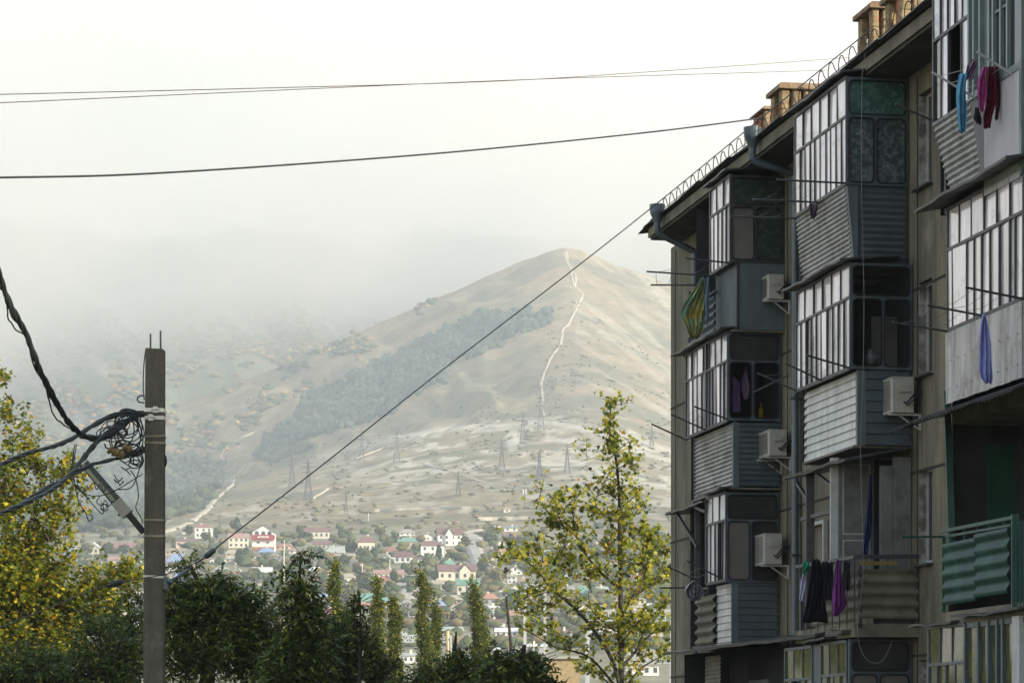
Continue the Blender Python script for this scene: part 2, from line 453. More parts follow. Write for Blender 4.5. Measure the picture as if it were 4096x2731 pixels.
def build_cloud():
    o = air_box('cloud', (-1480, 2500, 330), (1480, 5500, 1000), 'stuff')
    m, nt, out = new_mat('cloud bank'); N = nt.nodes; L = nt.links
    v = N.new('ShaderNodeVolumePrincipled'); v.inputs['Anisotropy'].default_value = -0.15; v.inputs['Color'].default_value = (1, .98, .942, 1)
    g = N.new('ShaderNodeNewGeometry'); sp = N.new('ShaderNodeSeparateXYZ'); L.new(g.outputs['Position'], sp.inputs[0])
    no = N.new('ShaderNodeTexNoise'); no.inputs['Scale'].default_value = .0032; no.inputs['Detail'].default_value = 3; L.new(g.outputs['Position'], no.inputs['Vector'])
    def mad(x, a, b):
        n = N.new('ShaderNodeMath'); n.operation = 'MULTIPLY_ADD'; L.new(x, n.inputs[0]); n.inputs[1].default_value = a
        if isinstance(b, (int, float)): n.inputs[2].default_value = b
        else: L.new(b, n.inputs[2])
        return n.outputs[0]
    # height above the sloping cloud base
    h = mad(sp.outputs[2], 1.0, -662.0)
    h = mad(sp.outputs[0], -.38, h)
    h = mad(sp.outputs[1], .26, h); h = mad(h, 1.0, -.26 * 3600)
    h = mad(no.outputs[0], 230.0, h); h = mad(h, 1.0, -115.0)
    r = N.new('ShaderNodeMapRange'); r.interpolation_type = 'SMOOTHSTEP'
    r.inputs[1].default_value = -70; r.inputs[2].default_value = 150; r.inputs[3].default_value = 0; r.inputs[4].default_value = .0042
    L.new(h, r.inputs[0])
    r2 = N.new('ShaderNodeMapRange'); r2.interpolation_type = 'SMOOTHSTEP'; L.new(h, r2.inputs[0])
    r2.inputs[1].default_value = 190; r2.inputs[2].default_value = 380; r2.inputs[3].default_value = 1; r2.inputs[4].default_value = .12
    mm = N.new('ShaderNodeMath'); mm.operation = 'MULTIPLY'; L.new(r.outputs[0], mm.inputs[0]); L.new(r2.outputs[0], mm.inputs[1]); L.new(mm.outputs[0], v.inputs['Density'])
    L.new(v.outputs[0], out.inputs['Volume']); o.data.materials.append(m)
    try: m.volume_intersection_method
    except Exception: pass
build_cloud()
# ================================================================== apartment building
W = 13.8                                   # the facade plane: X + VX*Y = W - 1.0166*q  (q = metres out from the wall)
VX = CX / F
ED = Vector((-VX, 1, 0)).normalized()      # along the facade, away from the camera
EN = Vector((-1, -VX, 0)).normalized()     # out of the facade
QF = W * 0 + 1.0166
YE = 57.6
E0 = Vector((W - VX * YE, YE, 0))          # far bottom corner of the wall
def B(p):                                   # (s toward camera, q outward, z) -> world
    s, q, z = p
    v = E0 - ED * s + EN * q
    return (v.x, v.y, z)
def S(px, q=0.0):
    Y = F * (W - QF * q) / px
    return (E0.y + q * EN.y - Y) / ED.y
def Zk(px, py, q=0.0):
    return ZC + (HZ - py) / px * (W - QF * q)
def Yof(s, q): return E0.y - ED.y * s + EN.y * q
def Zs(s, q, py): return ZC + (HZ - py) * Yof(s, q) / F
def Q(px, s):
    Y0 = E0.y - ED.y * s
    return (W - px * Y0 / F) / (QF + EN.y * px / F)

mt_wall = M('grey-brown roughcast render', (.215, .195, .13), (.095, .09, .066), scale=1.3, rough=.95, bump=1.0, bscale=26, stretch=(1.6, 1.6, .3), c3=(.23, .21, .155), s3=.8, streak=(.095, .088, .066))
mt_conc = M('pale weathered concrete', (.22, .20, .15), (.10, .095, .07), scale=1.6, rough=.9, bump=.5)
mt_joint = M('dark panel joint', (.035, .034, .03), rough=.95)
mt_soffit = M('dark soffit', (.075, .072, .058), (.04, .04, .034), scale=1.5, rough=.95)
mt_roof = M('roofing felt', (.035, .036, .036), (.02, .02, .022), scale=2, rough=.9)
mt_tin = M('dark weathered tin', (.045, .052, .056), (.085, .09, .09), scale=3, rough=.45, metal=.5)
mt_pipe = M('blue-grey painted pipe', (.10, .14, .165), (.06, .08, .095), scale=3, rough=.4, metal=.3, stretch=(1, 1, .4))
mt_rust = M('rusty iron rod', (.075, .035, .022), (.035, .02, .015), scale=8, rough=.8)
mt_steel = M('dark grey steel frame', (.028, .032, .036), (.05, .05, .05), scale=6, rough=.5)
mt_blue = M('slate-blue painted steel', (.085, .115, .13), (.05, .066, .075), scale=4, rough=.45)
mt_bluepan = M('blue-grey sheet panel', (.105, .138, .15), (.074, .097, .105), scale=2, rough=.5, stretch=(1, 1, .5), streak=(.085, .085, .08))
mt_galv = M('galvanised corrugated sheet', (.42, .43, .42), (.24, .25, .25), scale=2.2, rough=.38, metal=.35, c3=(.13, .12, .10), s3=1.2, streak=(.15, .12, .09))
mt_white = M('off-white siding', (.62, .62, .58), (.42, .43, .42), scale=1.5, rough=.5, c3=(.25, .24, .2), s3=.8, streak=(.34, .31, .25))
mt_slate = M('old asbestos sheet', (.19, .18, .13), (.10, .095, .07), scale=2, rough=.9, c3=(.24, .225, .17), s3=1.1)
mt_darkcor = M('blue-grey profiled siding', (.078, .104, .113), (.053, .07, .076), scale=2, rough=.5, streak=(.065, .068, .062))
mt_green = M('green painted sheet', (.008, .060, .045), (.006, .040, .031), scale=3, rough=.6, c3=(.02, .10, .08), s3=1.4)
mt_greenp = M('green painted iron', (.014, .08, .06), (.010, .055, .042), scale=5, rough=.5)
mt_ribbed = M('white ribbed panel', (.58, .57, .57), (.42, .42, .44), scale=2, rough=.55, stretch=(1, 1, .2))
mt_flat = M('faded galvanised sheet', (.50, .49, .47), (.28, .29, .30), scale=1.6, rough=.5, metal=.15, stretch=(2.2, 2.2, .25), c3=(.22, .2, .17), s3=.9, streak=(.16, .13, .10))
mt_dark = M('painted interior shade', (.036, .040, .040), (.022, .024, .024), scale=2, rough=.95)  # shade inside the balconies put into the colour
mt_inwall = M('dim whitewashed wall', (.15, .15, .13), (.09, .09, .08), scale=2, rough=.95)
mt_wfr = M('white window frame', (.46, .48, .47), (.34, .35, .34), scale=5, rough=.5)
mt_teal = M('pale teal upvc frame', (.17, .22, .21), (.12, .16, .155), scale=3, rough=.4)
mt_gask = M('black rubber gasket', (.012, .013, .014), rough=.6)
mt_door = M('grey-white painted door', (.19, .20, .19), (.13, .14, .13), scale=2, rough=.7, c3=(.10, .10, .09), s3=1.6)
mt_brick = M('orange-yellow chimney plaster', (.38, .30, .165), (.17, .125, .075), scale=7, rough=.95, bump=1.0, c3=(.38, .13, .06), s3=3.4)
mt_brickred = M('weathered red brick', (.42, .13, .06), (.25, .09, .05), scale=6, rough=.95, bump=.6)
mt_cap = M('chimney cap stone', (.30, .23, .16), (.20, .12, .07), scale=5, rough=.95, bump=.8)
mt_patch = M('peeling white reveal paint', (.36, .37, .34), (.14, .135, .11), scale=5, rough=.9, lo=.42, hi=.58, bump=.6)
# front panes: pale curtains and film behind glass; grazing sky reflection also put into the colour
mt_pf = [M('curtained pane with painted sky reflection', c, c2, scale=1.6, ior=2.3, rough=.1, spec=.5, bump=.2, bscale=2.0, stretch=(4, 4, .6), lo=.38, hi=.62, c3=tuple(v * .55 for v in c2), s3=1.3) for c, c2 in
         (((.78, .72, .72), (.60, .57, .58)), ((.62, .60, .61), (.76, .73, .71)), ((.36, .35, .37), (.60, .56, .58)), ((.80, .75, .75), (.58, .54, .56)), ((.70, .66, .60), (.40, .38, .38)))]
mt_pg = glass_mat('pane with painted tree reflection', (.035, .055, .04), ior=1.42, rough=.1, c2=(.12, .11, .03), scale=4)  # green and yellow reflection of trees put into the tint
mt_pd = glass_mat('dark pane', (.022, .024, .024), ior=1.5, rough=.08, c2=(.04, .042, .04), scale=1.5)
mt_pclear = glass_mat('clear pane', (.02, .024, .024), ior=1.5, rough=.03, alpha=.22)
mt_lace = M('green lace curtain behind glass', (.03, .085, .07), (.075, .15, .125), scale=9, rough=.35, lo=.45, hi=.62, c3=(.12, .19, .17), s3=13)
mt_lace2 = M('grey lace curtain behind glass', (.035, .06, .06), (.12, .145, .14), scale=11, rough=.35, lo=.46, hi=.6, c3=(.2, .22, .22), s3=9)
mt_floral = M('dark floral curtain', (.016, .030, .026), (.055, .06, .03), scale=10, rough=.4, lo=.5, hi=.62, c3=(.02, .06, .055), s3=7)
mt_beigec = M('beige blind behind glass', (.15, .145, .125), (.11, .105, .095), scale=1.5, rough=.4)

bld = empty('apartment_building', (E0.x, E0.y, 0))
tag(bld, 'shabby grey-brown five-storey apartment block with makeshift glazed balconies', 'apartment building')
SN = S(4096) + 22.0                        # near end of the block, outside the frame
ZEAVE = ZC + .7816 * (W - QF * .7)
DEP = 12.0

# windows in the wall: (px far, px near, py top, py bottom) taken on the wall plane
WIN = [(3674, 3726, 383, 762), (3674, 3728, 1135, 1511), (3674, 3728, 1878, 2260), (3674, 3728, 2640, 3000)]
holes = []
for a, b, t, bo in WIN:
    holes.append((S(a), S(b) , Zk(a, bo), Zk(a, t)))
# doors and windows behind the open balconies
openB3 = (S(3452), S(3560), ZC + 1.75, ZC + 3.75)
def wall_with_holes(holes, s0, s1, z0, z1, th):
    mb = MB(B)
    ss = sorted({s0, s1, *[h[0] for h in holes], *[h[1] for h in holes]})
    zs = sorted({z0, z1, *[h[2] for h in holes], *[h[3] for h in holes]})
    for a, b in zip(ss[:-1], ss[1:]):
        for c, d in zip(zs[:-1], zs[1:]):
            if any(h[0] <= (a+b)/2 <= h[1] and h[2] <= (c+d)/2 <= h[3] for h in holes): continue
            mb.add([(a,0,c),(b,0,c),(b,0,d),(a,0,d)], [(0,1,2,3)])
    for h in holes:
        a, b, c, d = h
        mb.add([(a,0,c),(a,0,d),(a,-th,d),(a,-th,c)], [(0,1,2,3)])
        mb.add([(b,0,c),(b,0,d),(b,-th,d),(b,-th,c)], [(3,2,1,0)])
        mb.add([(a,0,c),(b,0,c),(b,-th,c),(a,-th,c)], [(3,2,1,0)])
        mb.add([(a,0,d),(b,0,d),(b,-th,d),(a,-th,d)], [(0,1,2,3)])
    return mb
wm = wall_with_holes(holes, 0, SN, -3, ZEAVE - .20, .3)
wm.add([(0,0,-3),(0,-DEP,-3),(0,-DEP,ZEAVE-.2),(0,0,ZEAVE-.2)], [(0,1,2,3)])
wm.add([(SN,0,-3),(SN,-DEP,-3),(SN,-DEP,ZEAVE-.2),(SN,0,ZEAVE-.2)], [(3,2,1,0)])
wm.add([(0,-DEP,-3),(SN,-DEP,-3),(SN,-DEP,ZEAVE-.2),(0,-DEP,ZEAVE-.2)], [(3,2,1,0)])
wm.build('wall', mt_wall, bld)
# corner pier (slightly proud) and panel joints
jm = MB(B)
for zr in (7.13, 4.38, 1.62, -1.15):
    jm.box((0, .001, ZC + zr - .42), (SN, .012, ZC + zr - .385))
for s_ in (.42,) + tuple(S(2785 + 0, 0) * 0 + x for x in (S(3205), S(3670), S(3150))):
    jm.box((s_, .001, -3), (s_ + .03, .010, ZEAVE - .32))
jm.build('panel_joint', mt_joint, bld)
for (a, b, t, bo), h in zip(WIN, holes):
    wf = MB(B); s0, s1, z0, z1 = h
    for k in (s0, s1 - .05): wf.box((k, -.19, z0), (k + .05, -.12, z1))
    wf.box((s0, -.19, z0), (s1, -.121, z0 + .07)); wf.box((s0, -.19, z1 - .05), (s1, -.121, z1))
    wo = wf.build('window', mt_wfr, bld)
    pm = MB(B); pm.add([(s0, -.15, z0), (s1, -.15, z0), (s1, -.15, z1), (s0, -.15, z1)], [(0,1,2,3)])
    pm.build('pane', mt_pd, wo)
    sm = MB(B); sm.box((s0 - .06, -.1, z0 - .03), (s1 + .06, .10, z0 - .001)); sm.build('sill', mt_tin, wo)
    rv = MB(B); rv.box((s0 + .001, -.3, z0 + .02), (s0 + .012, -.004, z1 - .02)); rv.build('reveal', mt_patch, wo)

# ---- roof, eave slab, fascia
rf = MB(B)
QE = .72
sF = S(2590, QE) - .0
rf.hexa([(sF, -DEP-.4, ZEAVE+.0), (SN+.3, -DEP-.4, ZEAVE), (SN+.3, QE+.05, ZEAVE+.02), (sF, QE+.05, ZEAVE+.02),
         (sF, -DEP-.4, ZEAVE+.06), (SN+.3, -DEP-.4, ZEAVE+.06), (SN+.3, QE+.05, ZEAVE+.07), (sF, QE+.05, ZEAVE+.07)])
# shallow pitched felt roof
rf.add([(sF, QE, ZEAVE+.07), (SN+.3, QE, ZEAVE+.07), (SN+.3, -DEP/2, ZEAVE+.55), (sF, -DEP/2, ZEAVE+.55)], [(0,1,2,3)])
rf.add([(sF, -DEP-.4, ZEAVE+.06), (SN+.3, -DEP-.4, ZEAVE+.06), (SN+.3, -DEP/2, ZEAVE+.55), (sF, -DEP/2, ZEAVE+.55)], [(3,2,1,0)])
# lifted tin corner
rf.add([(sF-.28, QE+.14, ZEAVE-.06), (sF+.9, QE+.10, ZEAVE+.075), (sF+.9, QE-.5, ZEAVE+.12), (sF-.2, QE-.5, ZEAVE+.02)], [(0,1,2,3)])
rf.build('roof', mt_roof, bld)
em = MB(B)
em.box((sF + .05, -.0, ZEAVE - .19), (SN, QE, ZEAVE - .002))
eo = em.build('eave_slab', mt_conc, bld)
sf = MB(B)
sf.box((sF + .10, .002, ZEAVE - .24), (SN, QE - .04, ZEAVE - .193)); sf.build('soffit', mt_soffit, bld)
tn = MB(B)
s_ = sF
while s_ < SN - 3:
    l = random.uniform(1.2, 2.4)
    dz = random.uniform(-.025, .03)
    tn.hexa([(s_, QE-.2, ZEAVE+.075), (s_+l-.03, QE-.2, ZEAVE+.075), (s_+l-.03, QE+.12+dz, ZEAVE+.02+dz), (s_, QE+.10, ZEAVE+.03),
             (s_, QE-.2, ZEAVE+.10), (s_+l-.03, QE-.2, ZEAVE+.10), (s_+l-.03, QE+.12+dz, ZEAVE+.032+dz), (s_, QE+.10, ZEAVE+.042)])
    s_ += l
tn.build('eave_flashing', mt_tin, bld)

# ---- roof railing of bent rod
rl = MB(B)
s_ = S(2652, .62); qr = .62; zb = ZEAVE + .05; zt = ZC + .811 * (W - QF * .62) - .02
rl.tube([(s_ - .15, qr, zb + .18), (SN, qr, zb + .18)], .008, 5)
rl.tube([(s_ - .1, qr, zb + .02), (SN, qr, zb + .02)], .008, 5)
P = .56
k = 0
while s_ < SN - 8:
    h = zt - zb + random.uniform(-.015, .015); p = P * random.uniform(.94, 1.06)
    rl.tube([(s_ + .02*p, qr, zb - .02), (s_ + .02*p, qr, zb + h*.72), (s_ + .10*p, qr, zb + h*.95), (s_ + .25*p, qr, zb + h), (s_ + .42*p, qr, zb + h*.93), (s_ + .60*p, qr, zb + h*.66), (s_ + 1.0*p, qr + .01, zb + h*.26), (s_ + 1.22*p, qr + .01, zb - .02)], .0095, 5)
    s_ += p
rl.build('roof_railing', mt_rust, bld)

# ---- chimneys on the roof
def chimney(px0, px1, py_top, qc, depth, cap=.10, legs=3, body=.35, red=False):
    s1 = S(px1, qc); s0 = s1 - depth
    # px extent of the camera-facing side gives q range
    q1 = Q(px0, s1); q0 = Q(px1, s1)
    zt = Zs(s1, (q0+q1)/2, py_top); zb = ZEAVE + .02
    zc_ = zt - cap; zo = zb + (zc_ - zb) * body
    m = MB(B); rc = random.Random(int(px0))
    def course(a0, b0, a1, b1, z0, z1):
        nz = max(1, round((z1 - z0) / .32))
        for i_ in range(nz):
            j = [rc.uniform(-.014, .014) for _ in range(4)]; za = z0 + (z1 - z0) * i_ / nz; zb_ = z0 + (z1 - z0) * (i_ + 1) / nz - .0015
            m.box((a0 + j[0], b0 + j[1], za), (a1 + j[2], b1 + j[3], zb_))
    course(s0, q0, s1, q1, zb, zo)
    n = legs; wq = (q1 - q0) / (n * 2 - 1) * 1.25; gap = (q1 - q0 - n * wq) / max(n - 1, 1)
    for i in range(n):
        a = q0 + i * (wq + gap)
        course(s1 - .22, a, s1, a + wq, zo, zc_); course(s0, a, s0 + .22, a + wq, zo, zc_)
    for kk in range(40):        # rough lumps so the masonry edge is uneven
        pass
    o = m.build('chimney', mt_brick, bld, bevel=.02)
    c = MB(B); c.box((s0 - .07, q0 - .08, zc_), (s1 + .07, q1 + .08, zt - .04)); c.box((s0 - .03, q0 - .03, zt - .04), (s1 + .03, q1 + .03, zt))
    c.build('chimney_cap', mt_cap, o, bevel=.015)
    r = MB(B); r.box((s1 - .5, q0 + .1, zo), (s1 - .3, q0 + .30, zc_ - .01)); r.build('flue', mt_brickred, o)
    return o
chimney(3062, 3118, 425, -2.0, .9, legs=2, body=.2, cap=.08)
chimney(3128, 3292, 333, -1.8, .8, legs=4, body=.45, cap=.13)
chimney(3492, 3592, 8, -2.0, .9, legs=3, body=.5, cap=.13)
chimney(3606, 3690, -60, -1.6, .9, legs=2, body=.6, cap=.13)
chimney(3800, 3960, -260, -1.8, .9, legs=3, body=.5)

# ---- downpipes with funnels
def downpipe(px_wall, px_fun, py_fun, py_elb):
    s0 = S(px_wall); q = .10
    qf = .86
    sf_ = s0
    zf = ZEAVE - .02
    m = MB(B)
    pts = [(s0, q, -2)]; z = -2
    ze = Zs(s0, q, py_elb)
    m.tube([(s0, q, -2), (s0, q, ze)], .062, 10)
    zz = 0.3
    while zz < ze:
        m.tube([(s0, q, zz), (s0, q, zz + .05)], .070, 10); zz += 1.05 + random.uniform(-.1, .1)
    m.tube([(s0, q, ze - .04), (s0, q + .03, ze + .03), (s0, qf - .04, zf - .34), (s0, qf, zf - .27), (s0, qf, zf - .06)], .064, 10)
    o = m.build('downpipe', mt_pipe, bld, smooth=True)
    f_ = MB(B); f_.tube([(s0, qf, zf - .12), (s0, qf, zf - .10), (s0, qf, zf + .06), (s0, qf, zf + .10), (s0, qf, zf + .24)], [.066, .070, .140, .148, .154], 14)
    f_.build('funnel', mt_pipe, o, smooth=True)
    for zb_ in (2.2, 5.0, 7.7, 10.4):
        b = MB(B); b.box((s0 - .085, 0, zb_), (s0 + .085, q + .075, zb_ + .035))
        b.build('pipe_bracket', mt_tin, o)
downpipe(2799, 2670, 829, 1010)
downpipe(3203, 3062, 504, 700)

# ------------------------------------------------------------------ balcony pieces
def corr(mb, s0, s1, z0, z1, qfun, per, amp, prof='sin', axis='z', sfun=None, n=14, skew=0):
    """corrugated sheet; waves stacked along z (axis='z') or along s (axis='s')"""
    L_ = (z1 - z0) if axis == 'z' else (s1 - s0)
    N_ = max(8, int(abs(L_) / per * n))
    rows = []
    for i in range(N_ + 1):
        t = i / N_; ph = t * L_ / per
        if prof == 'sin': w = math.sin(2 * PI * ph)
        else:             # lapped siding: saw tooth
            w = -1 + 2 * (1 - ph % 1.0)
        row = []
        for kk in range(5):
            u = kk / 4
            if axis == 'z': z = z0 + t * (z1 - z0); s = s0 + u * (s1 - s0)
            else: s = s0 + t * (s1 - s0); z = z0 + u * (z1 - z0)
            row.append((s, qfun(z) + amp * w, z))
        rows.append(row)
    mb.grid(rows)

def corr_side(mb, s, q0, q1, z0, z1, per, amp, prof='sin', qin=None):
    """corrugated sheet standing across the facade (faces the camera)"""
    N_ = max(8, int((z1 - z0) / per * 14)); rows = []
    for i in range(N_ + 1):
        t = i / N_; ph = t * (z1 - z0) / per
        w = math.sin(2 * PI * ph) if prof == 'sin' else -1 + 2 * (1 - ph % 1.0)
        z = z0 + t * (z1 - z0)
        qq = q1 if qin is None else qin(z)
        rows.append([(s + amp * w, q0 + (qq - q0) * u, z) for u in (0, .33, .66, 1)])
    mb.grid(rows)

def rrect(x0, x1, y0, y1, r, n=5):
    P = []
    for cx, cy, a0 in ((x1-r, y1-r, 0), (x0+r, y1-r, 90), (x0+r, y0+r, 180), (x1-r, y0+r, 270)):
        for i in range(n + 1):
            a = R(a0 + 90 * i / n); P.append((cx + r * math.cos(a), cy + r * math.sin(a)))
    return P

def plate(outer, holes, th, T3, mb):
    """flat plate with holes cut by a filled 2-D curve; T3 maps (x, y, z) to building space"""
    cu = bpy.data.curves.new('tmp', 'CURVE'); cu.dimensions = '2D'; cu.fill_mode = 'BOTH'; cu.extrude = th / 2
    for ring in [outer] + holes:
        sp = cu.splines.new('POLY'); sp.points.add(len(ring) - 1)
        for p, c in zip(sp.points, ring): p.co = (c[0], c[1], 0, 1)
        sp.use_cyclic_u = True
    ob = bpy.data.objects.new('tmp', cu); COL.objects.link(ob)
    dg = bpy.context.evaluated_depsgraph_get(); me = ob.evaluated_get(dg).to_mesh()
    mb.add([T3(v.co) for v in me.vertices], [tuple(p.vertices) for p in me.polygons])
    ob.evaluated_get(dg).to_mesh_clear()
    bpy.data.objects.remove(ob); bpy.data.curves.remove(cu)

def front_glazing(bal, s0, s1, q, zt, zm, zb, ntop, nbot, fmat=None, pm=None, fw=.035, dark=(), post=None, opened=()):
    fm = MB(B); fmat = fmat or mt_steel
    d = .04
    def bar_s(z, h): fm.box((s0, q - d, z - h/2), (s1, q + .004, z + h/2))
    bar_s(zt, fw * 1.3); bar_s(zm, fw * 1.2); bar_s(zb, fw * 1.5)
    tops = list(np.linspace(s0, s1, ntop + 1)); bots = list(np.linspace(s0, s1, nbot + 1)) if isinstance(nbot, int) else [s0 + (s1-s0) * t for t in nbot]
    for i, x in enumerate(tops):
        w = fw * (1.3 if i in (0, ntop) else .6); fm.box((x - w/2, q - d, zm), (x + w/2, q + .002, zt))
    for i, x in enumerate(bots):
        w = fw * (1.3 if i in (0, len(bots)-1) else .75); fm.box((x - w/2, q - d, zb), (x + w/2, q + .0025, zm))
    if post is not None:
        x = s0 + (s1 - s0) * post; fm.box((x - .05, q - .06, zb), (x + .05, q + .01, zt))
    g = fm.build('front_glazing', fmat, bal)
    pm = pm or mt_pf
    for rowi, (xs, za, zb_) in enumerate(((tops, zm, zt), (bots, zb, zm))):
        for i in range(len(xs) - 1):
            if (rowi, i) in opened: continue
            a, b = xs[i], xs[i+1]
            m = MB(B); tilt = random.uniform(-.012, .012); t2 = random.uniform(-.010, .010)
            qq = q - .02
            m.add([(a, qq + tilt, za), (b, qq - tilt, za), (b, qq - tilt + t2, zb_), (a, qq + tilt + t2, zb_)], [(0,1,2,3)])
            mat = mt_pd if (rowi, i) in dark else (random.choice(pm) if isinstance(pm, list) else pm)
            m.build('pane', mat, g)
    return g

def side_glazing(bal, s, q0, q1, zt, zm, zb, mats, fmat=None, split=.47, inset=.045, r=.07):
    """camera-facing side: one wide pane over two, corners rounded, set in rubber"""
    fmat = fmat or mt_blue
    T3 = lambda c: (s + c[2], c[0], c[1])
    qa, qb = q0, q1
    qs = qb - (qb - qa) * split
    i = inset
    rects = [(qa + i, qb - i, zm + i*.6, zt - i), (qs + i*.5, qb - i, zb + i, zm - i*.6), (qa + i, qs - i*.5, zb + i, zm - i*.6)]
    fm = MB(B)
    outer = [(qa, zb), (qb, zb), (qb, zt), (qa, zt)]
    plate(outer, [rrect(a, b, c, d, r) for a, b, c, d in rects], .05, T3, fm)
    o = fm.build('side_glazing', fmat, bal)
    gm = MB(B)
    for a, b, c, d in rects:
        ring = rrect(a, b, c, d, r); ring.append(ring[0]); ring.append(ring[1])
        gm.tube([(s + .022, x, y) for x, y in ring], .016, 5, caps=False)
    gm.build('gasket', mt_gask, o)
    for (a, b, c, d), mt in zip(rects, mats):
        if mt is None: continue
        m = MB(B); pl = rrect(a - .01, b + .01, c - .01, d + .01, r)
        m.add([(s, x, y) for x, y in pl], [tuple(range(len(pl)))]); m.build('side_pane', mt, o)
    return o

def slab(bal, s0, s1, q, z, mat=None, h=.03):
    m = MB(B); m.box((s0, .002, z - h), (s1 - .03, q, z)); m.build('floor_slab', mat or mt_conc, bal)

def canopy(bal, s0, s1, qi, qo, zi, zo, mat=None, th=.03, wave=0, name='canopy'):
    m = MB(B); n = 14
    def z_at(u, s):
        w = 0.012 * math.sin(s * 3.1) + .008 * math.sin(s * 7.7) + wave * math.sin(2 * PI * s / .13)
        return zi + (zo - zi) * u + w * u
    nn = max(n, int((s1 - s0) / .03)) if wave else n
    rows = []
    for i in range(nn + 1):
        s = s0 + (s1 - s0) * i / nn
        rows.append([(s, qi + (qo - qi) * u, z_at(u, s)) for u in (0, .5, 1)])
    m.grid(rows)
    return m.build(name, mat or mt_tin, bal, solid=th)

def rack(bal, bars, strings=True, mat=None):
    """bars: (root px, root py, tip px, tip py) - they stick straight out from the balcony front"""
    m = MB(B); tips = []
    for rx, ry, tx, ty in bars:
        s = S(rx, 1.0); z = Zk(rx, ry, 1.0); q = Q(tx, s); zt = Zs(s, q, ty)
        m.tube([(s, .97, z), (s, q, zt)], .016, 6)
        tips.append((s, q, zt, z))
    if strings:
        for a, b in zip(tips[:-1], tips[1:]):
            for t in (.35, .6, .85):
                pa = (a[0], 1 + (a[1]-1)*t, a[3] + (a[2]-a[3])*t); pb = (b[0], 1 + (b[1]-1)*t, b[3] + (b[2]-b[3])*t)
                mid = tuple((x + y) / 2 - (.06 if i == 2 else 0) for i, (x, y) in enumerate(zip(pa, pb)))
                m.tube([pa, mid, pb], .0035, 4)
    return m.build('drying_rack', mat or mt_tin, bal)

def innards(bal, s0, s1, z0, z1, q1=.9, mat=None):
    """dark sheets at back, far side and top of the loggia, standing in for its shade"""
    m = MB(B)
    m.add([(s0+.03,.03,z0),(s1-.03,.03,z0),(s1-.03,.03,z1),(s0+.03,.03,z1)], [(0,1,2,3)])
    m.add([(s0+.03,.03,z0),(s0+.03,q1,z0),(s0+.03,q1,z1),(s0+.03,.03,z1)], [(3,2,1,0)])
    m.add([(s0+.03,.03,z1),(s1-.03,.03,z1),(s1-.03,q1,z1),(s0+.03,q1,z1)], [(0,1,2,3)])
    m.build('interior_shade_sheet', mat or mt_dark, bal)

def balcony(name='balcony', label=None, s=0, z=0, frame=None):
    return None

def smooth_pts0(P, n=6):
    out = []
    for i in range(len(P) - 1):
        p0 = P[max(i-1, 0)]; p1 = P[i]; p2 = P[i+1]; p3 = P[min(i+2, len(P)-1)]
        for k in range(n):
            t = k / n
            out.append(tuple(.5 * ((2*b_) + (-a + c_) * t + (2*a - 5*b_ + 4*c_ - d_) * t*t + (-a + 3*b_ - 3*c_ + d_) * t**3) for a, b_, c_, d_ in zip(p0, p1, p2, p3)))
    return out + [P[-1]]
def bal_root(s0, s1, q, z0, z1, label):
    """the balcony part itself: its steel uprights and sill rail"""
    m = MB(B)
    for s_ in (s0 + .03, s1 - .03):
        m.box((s_ - .03, q - .10, z0), (s_ + .03, q - .05, z1))
    m.box((s0, q - .1, z0), (s1, q - .05, z0 + .05))
    m.box((s1 - .055, .01, z0), (s1 - .005, .06, z1))
    o = m.build('balcony', mt_steel, bld); tag(o, label)
    return o
FL = {5: ZC + 7.13, 4: ZC + 4.38, 3: ZC + 1.63, 2: ZC - 1.12}
t1 = W - QF * 1.0
def K(k, q=1.0): return ZC + k * (W - QF * q)

# ================= column A (far) =================
# A5
s0, s1 = S(2838, 1.0), S(2918, 1.0)
b = bal_root(S(2745, .9), s1, .92, FL[5], K(.652), 'top far balcony, glazed box leaning over blue-grey panels')
front_glazing(b, s0, s1, 1.0, K(.769), K(.7304), K(.650), 3, 5)
side_glazing(b, s1, .02, 1.0, K(.769), K(.7275), K(.650), [mt_floral, mt_beigec, mt_floral], fmat=mt_steel)
canopy(b, s0 - .1, s1 + .12, .3, 1.12, K(.776) + .05, K(.774), th=.03)
m = MB(B); corr(m, S(2870, .84), s1 - .05, FL[5], K(.650), lambda z: .86, .13, .018, axis='s'); m.build('front_panel', mt_bluepan, b)
m = MB(B); m.tube([(s1 - .1, .76, FL[5]), (s1 - .1, .76, K(.65))], .10, 12); m.build('rounded_corner', mt_bluepan, b, smooth=True)
m = MB(B); m.box((s1 - .03, .01, FL[5]), (s1 - .0, .80, K(.65) - .003)); m.box((s1, .45, FL[5]), (s1 + .006, .46, K(.65) - .005)); m.build('side_panel', mt_bluepan, b)
m = MB(B); corr(m, S(2750, .9), S(2870, .84) - .03, FL[5], ZC + 7.95, lambda z: .88, .15, .03); m.build('parapet_sheet', mt_darkcor, b)
m = MB(B); m.tube([(S(2750, .9), .92, ZC + 8.0), (S(2870, .9), .92, ZC + 8.0)], .02, 6); m.build('handrail', mt_tin, b)
slab(b, S(2745, .9), s1, .95, FL[5])
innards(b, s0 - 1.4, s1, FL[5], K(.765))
rack(b, [(2915, 1052, 2739, 1032), (2835, 1103, 2586, 1086), (2774, 1140, 2603, 1140)])
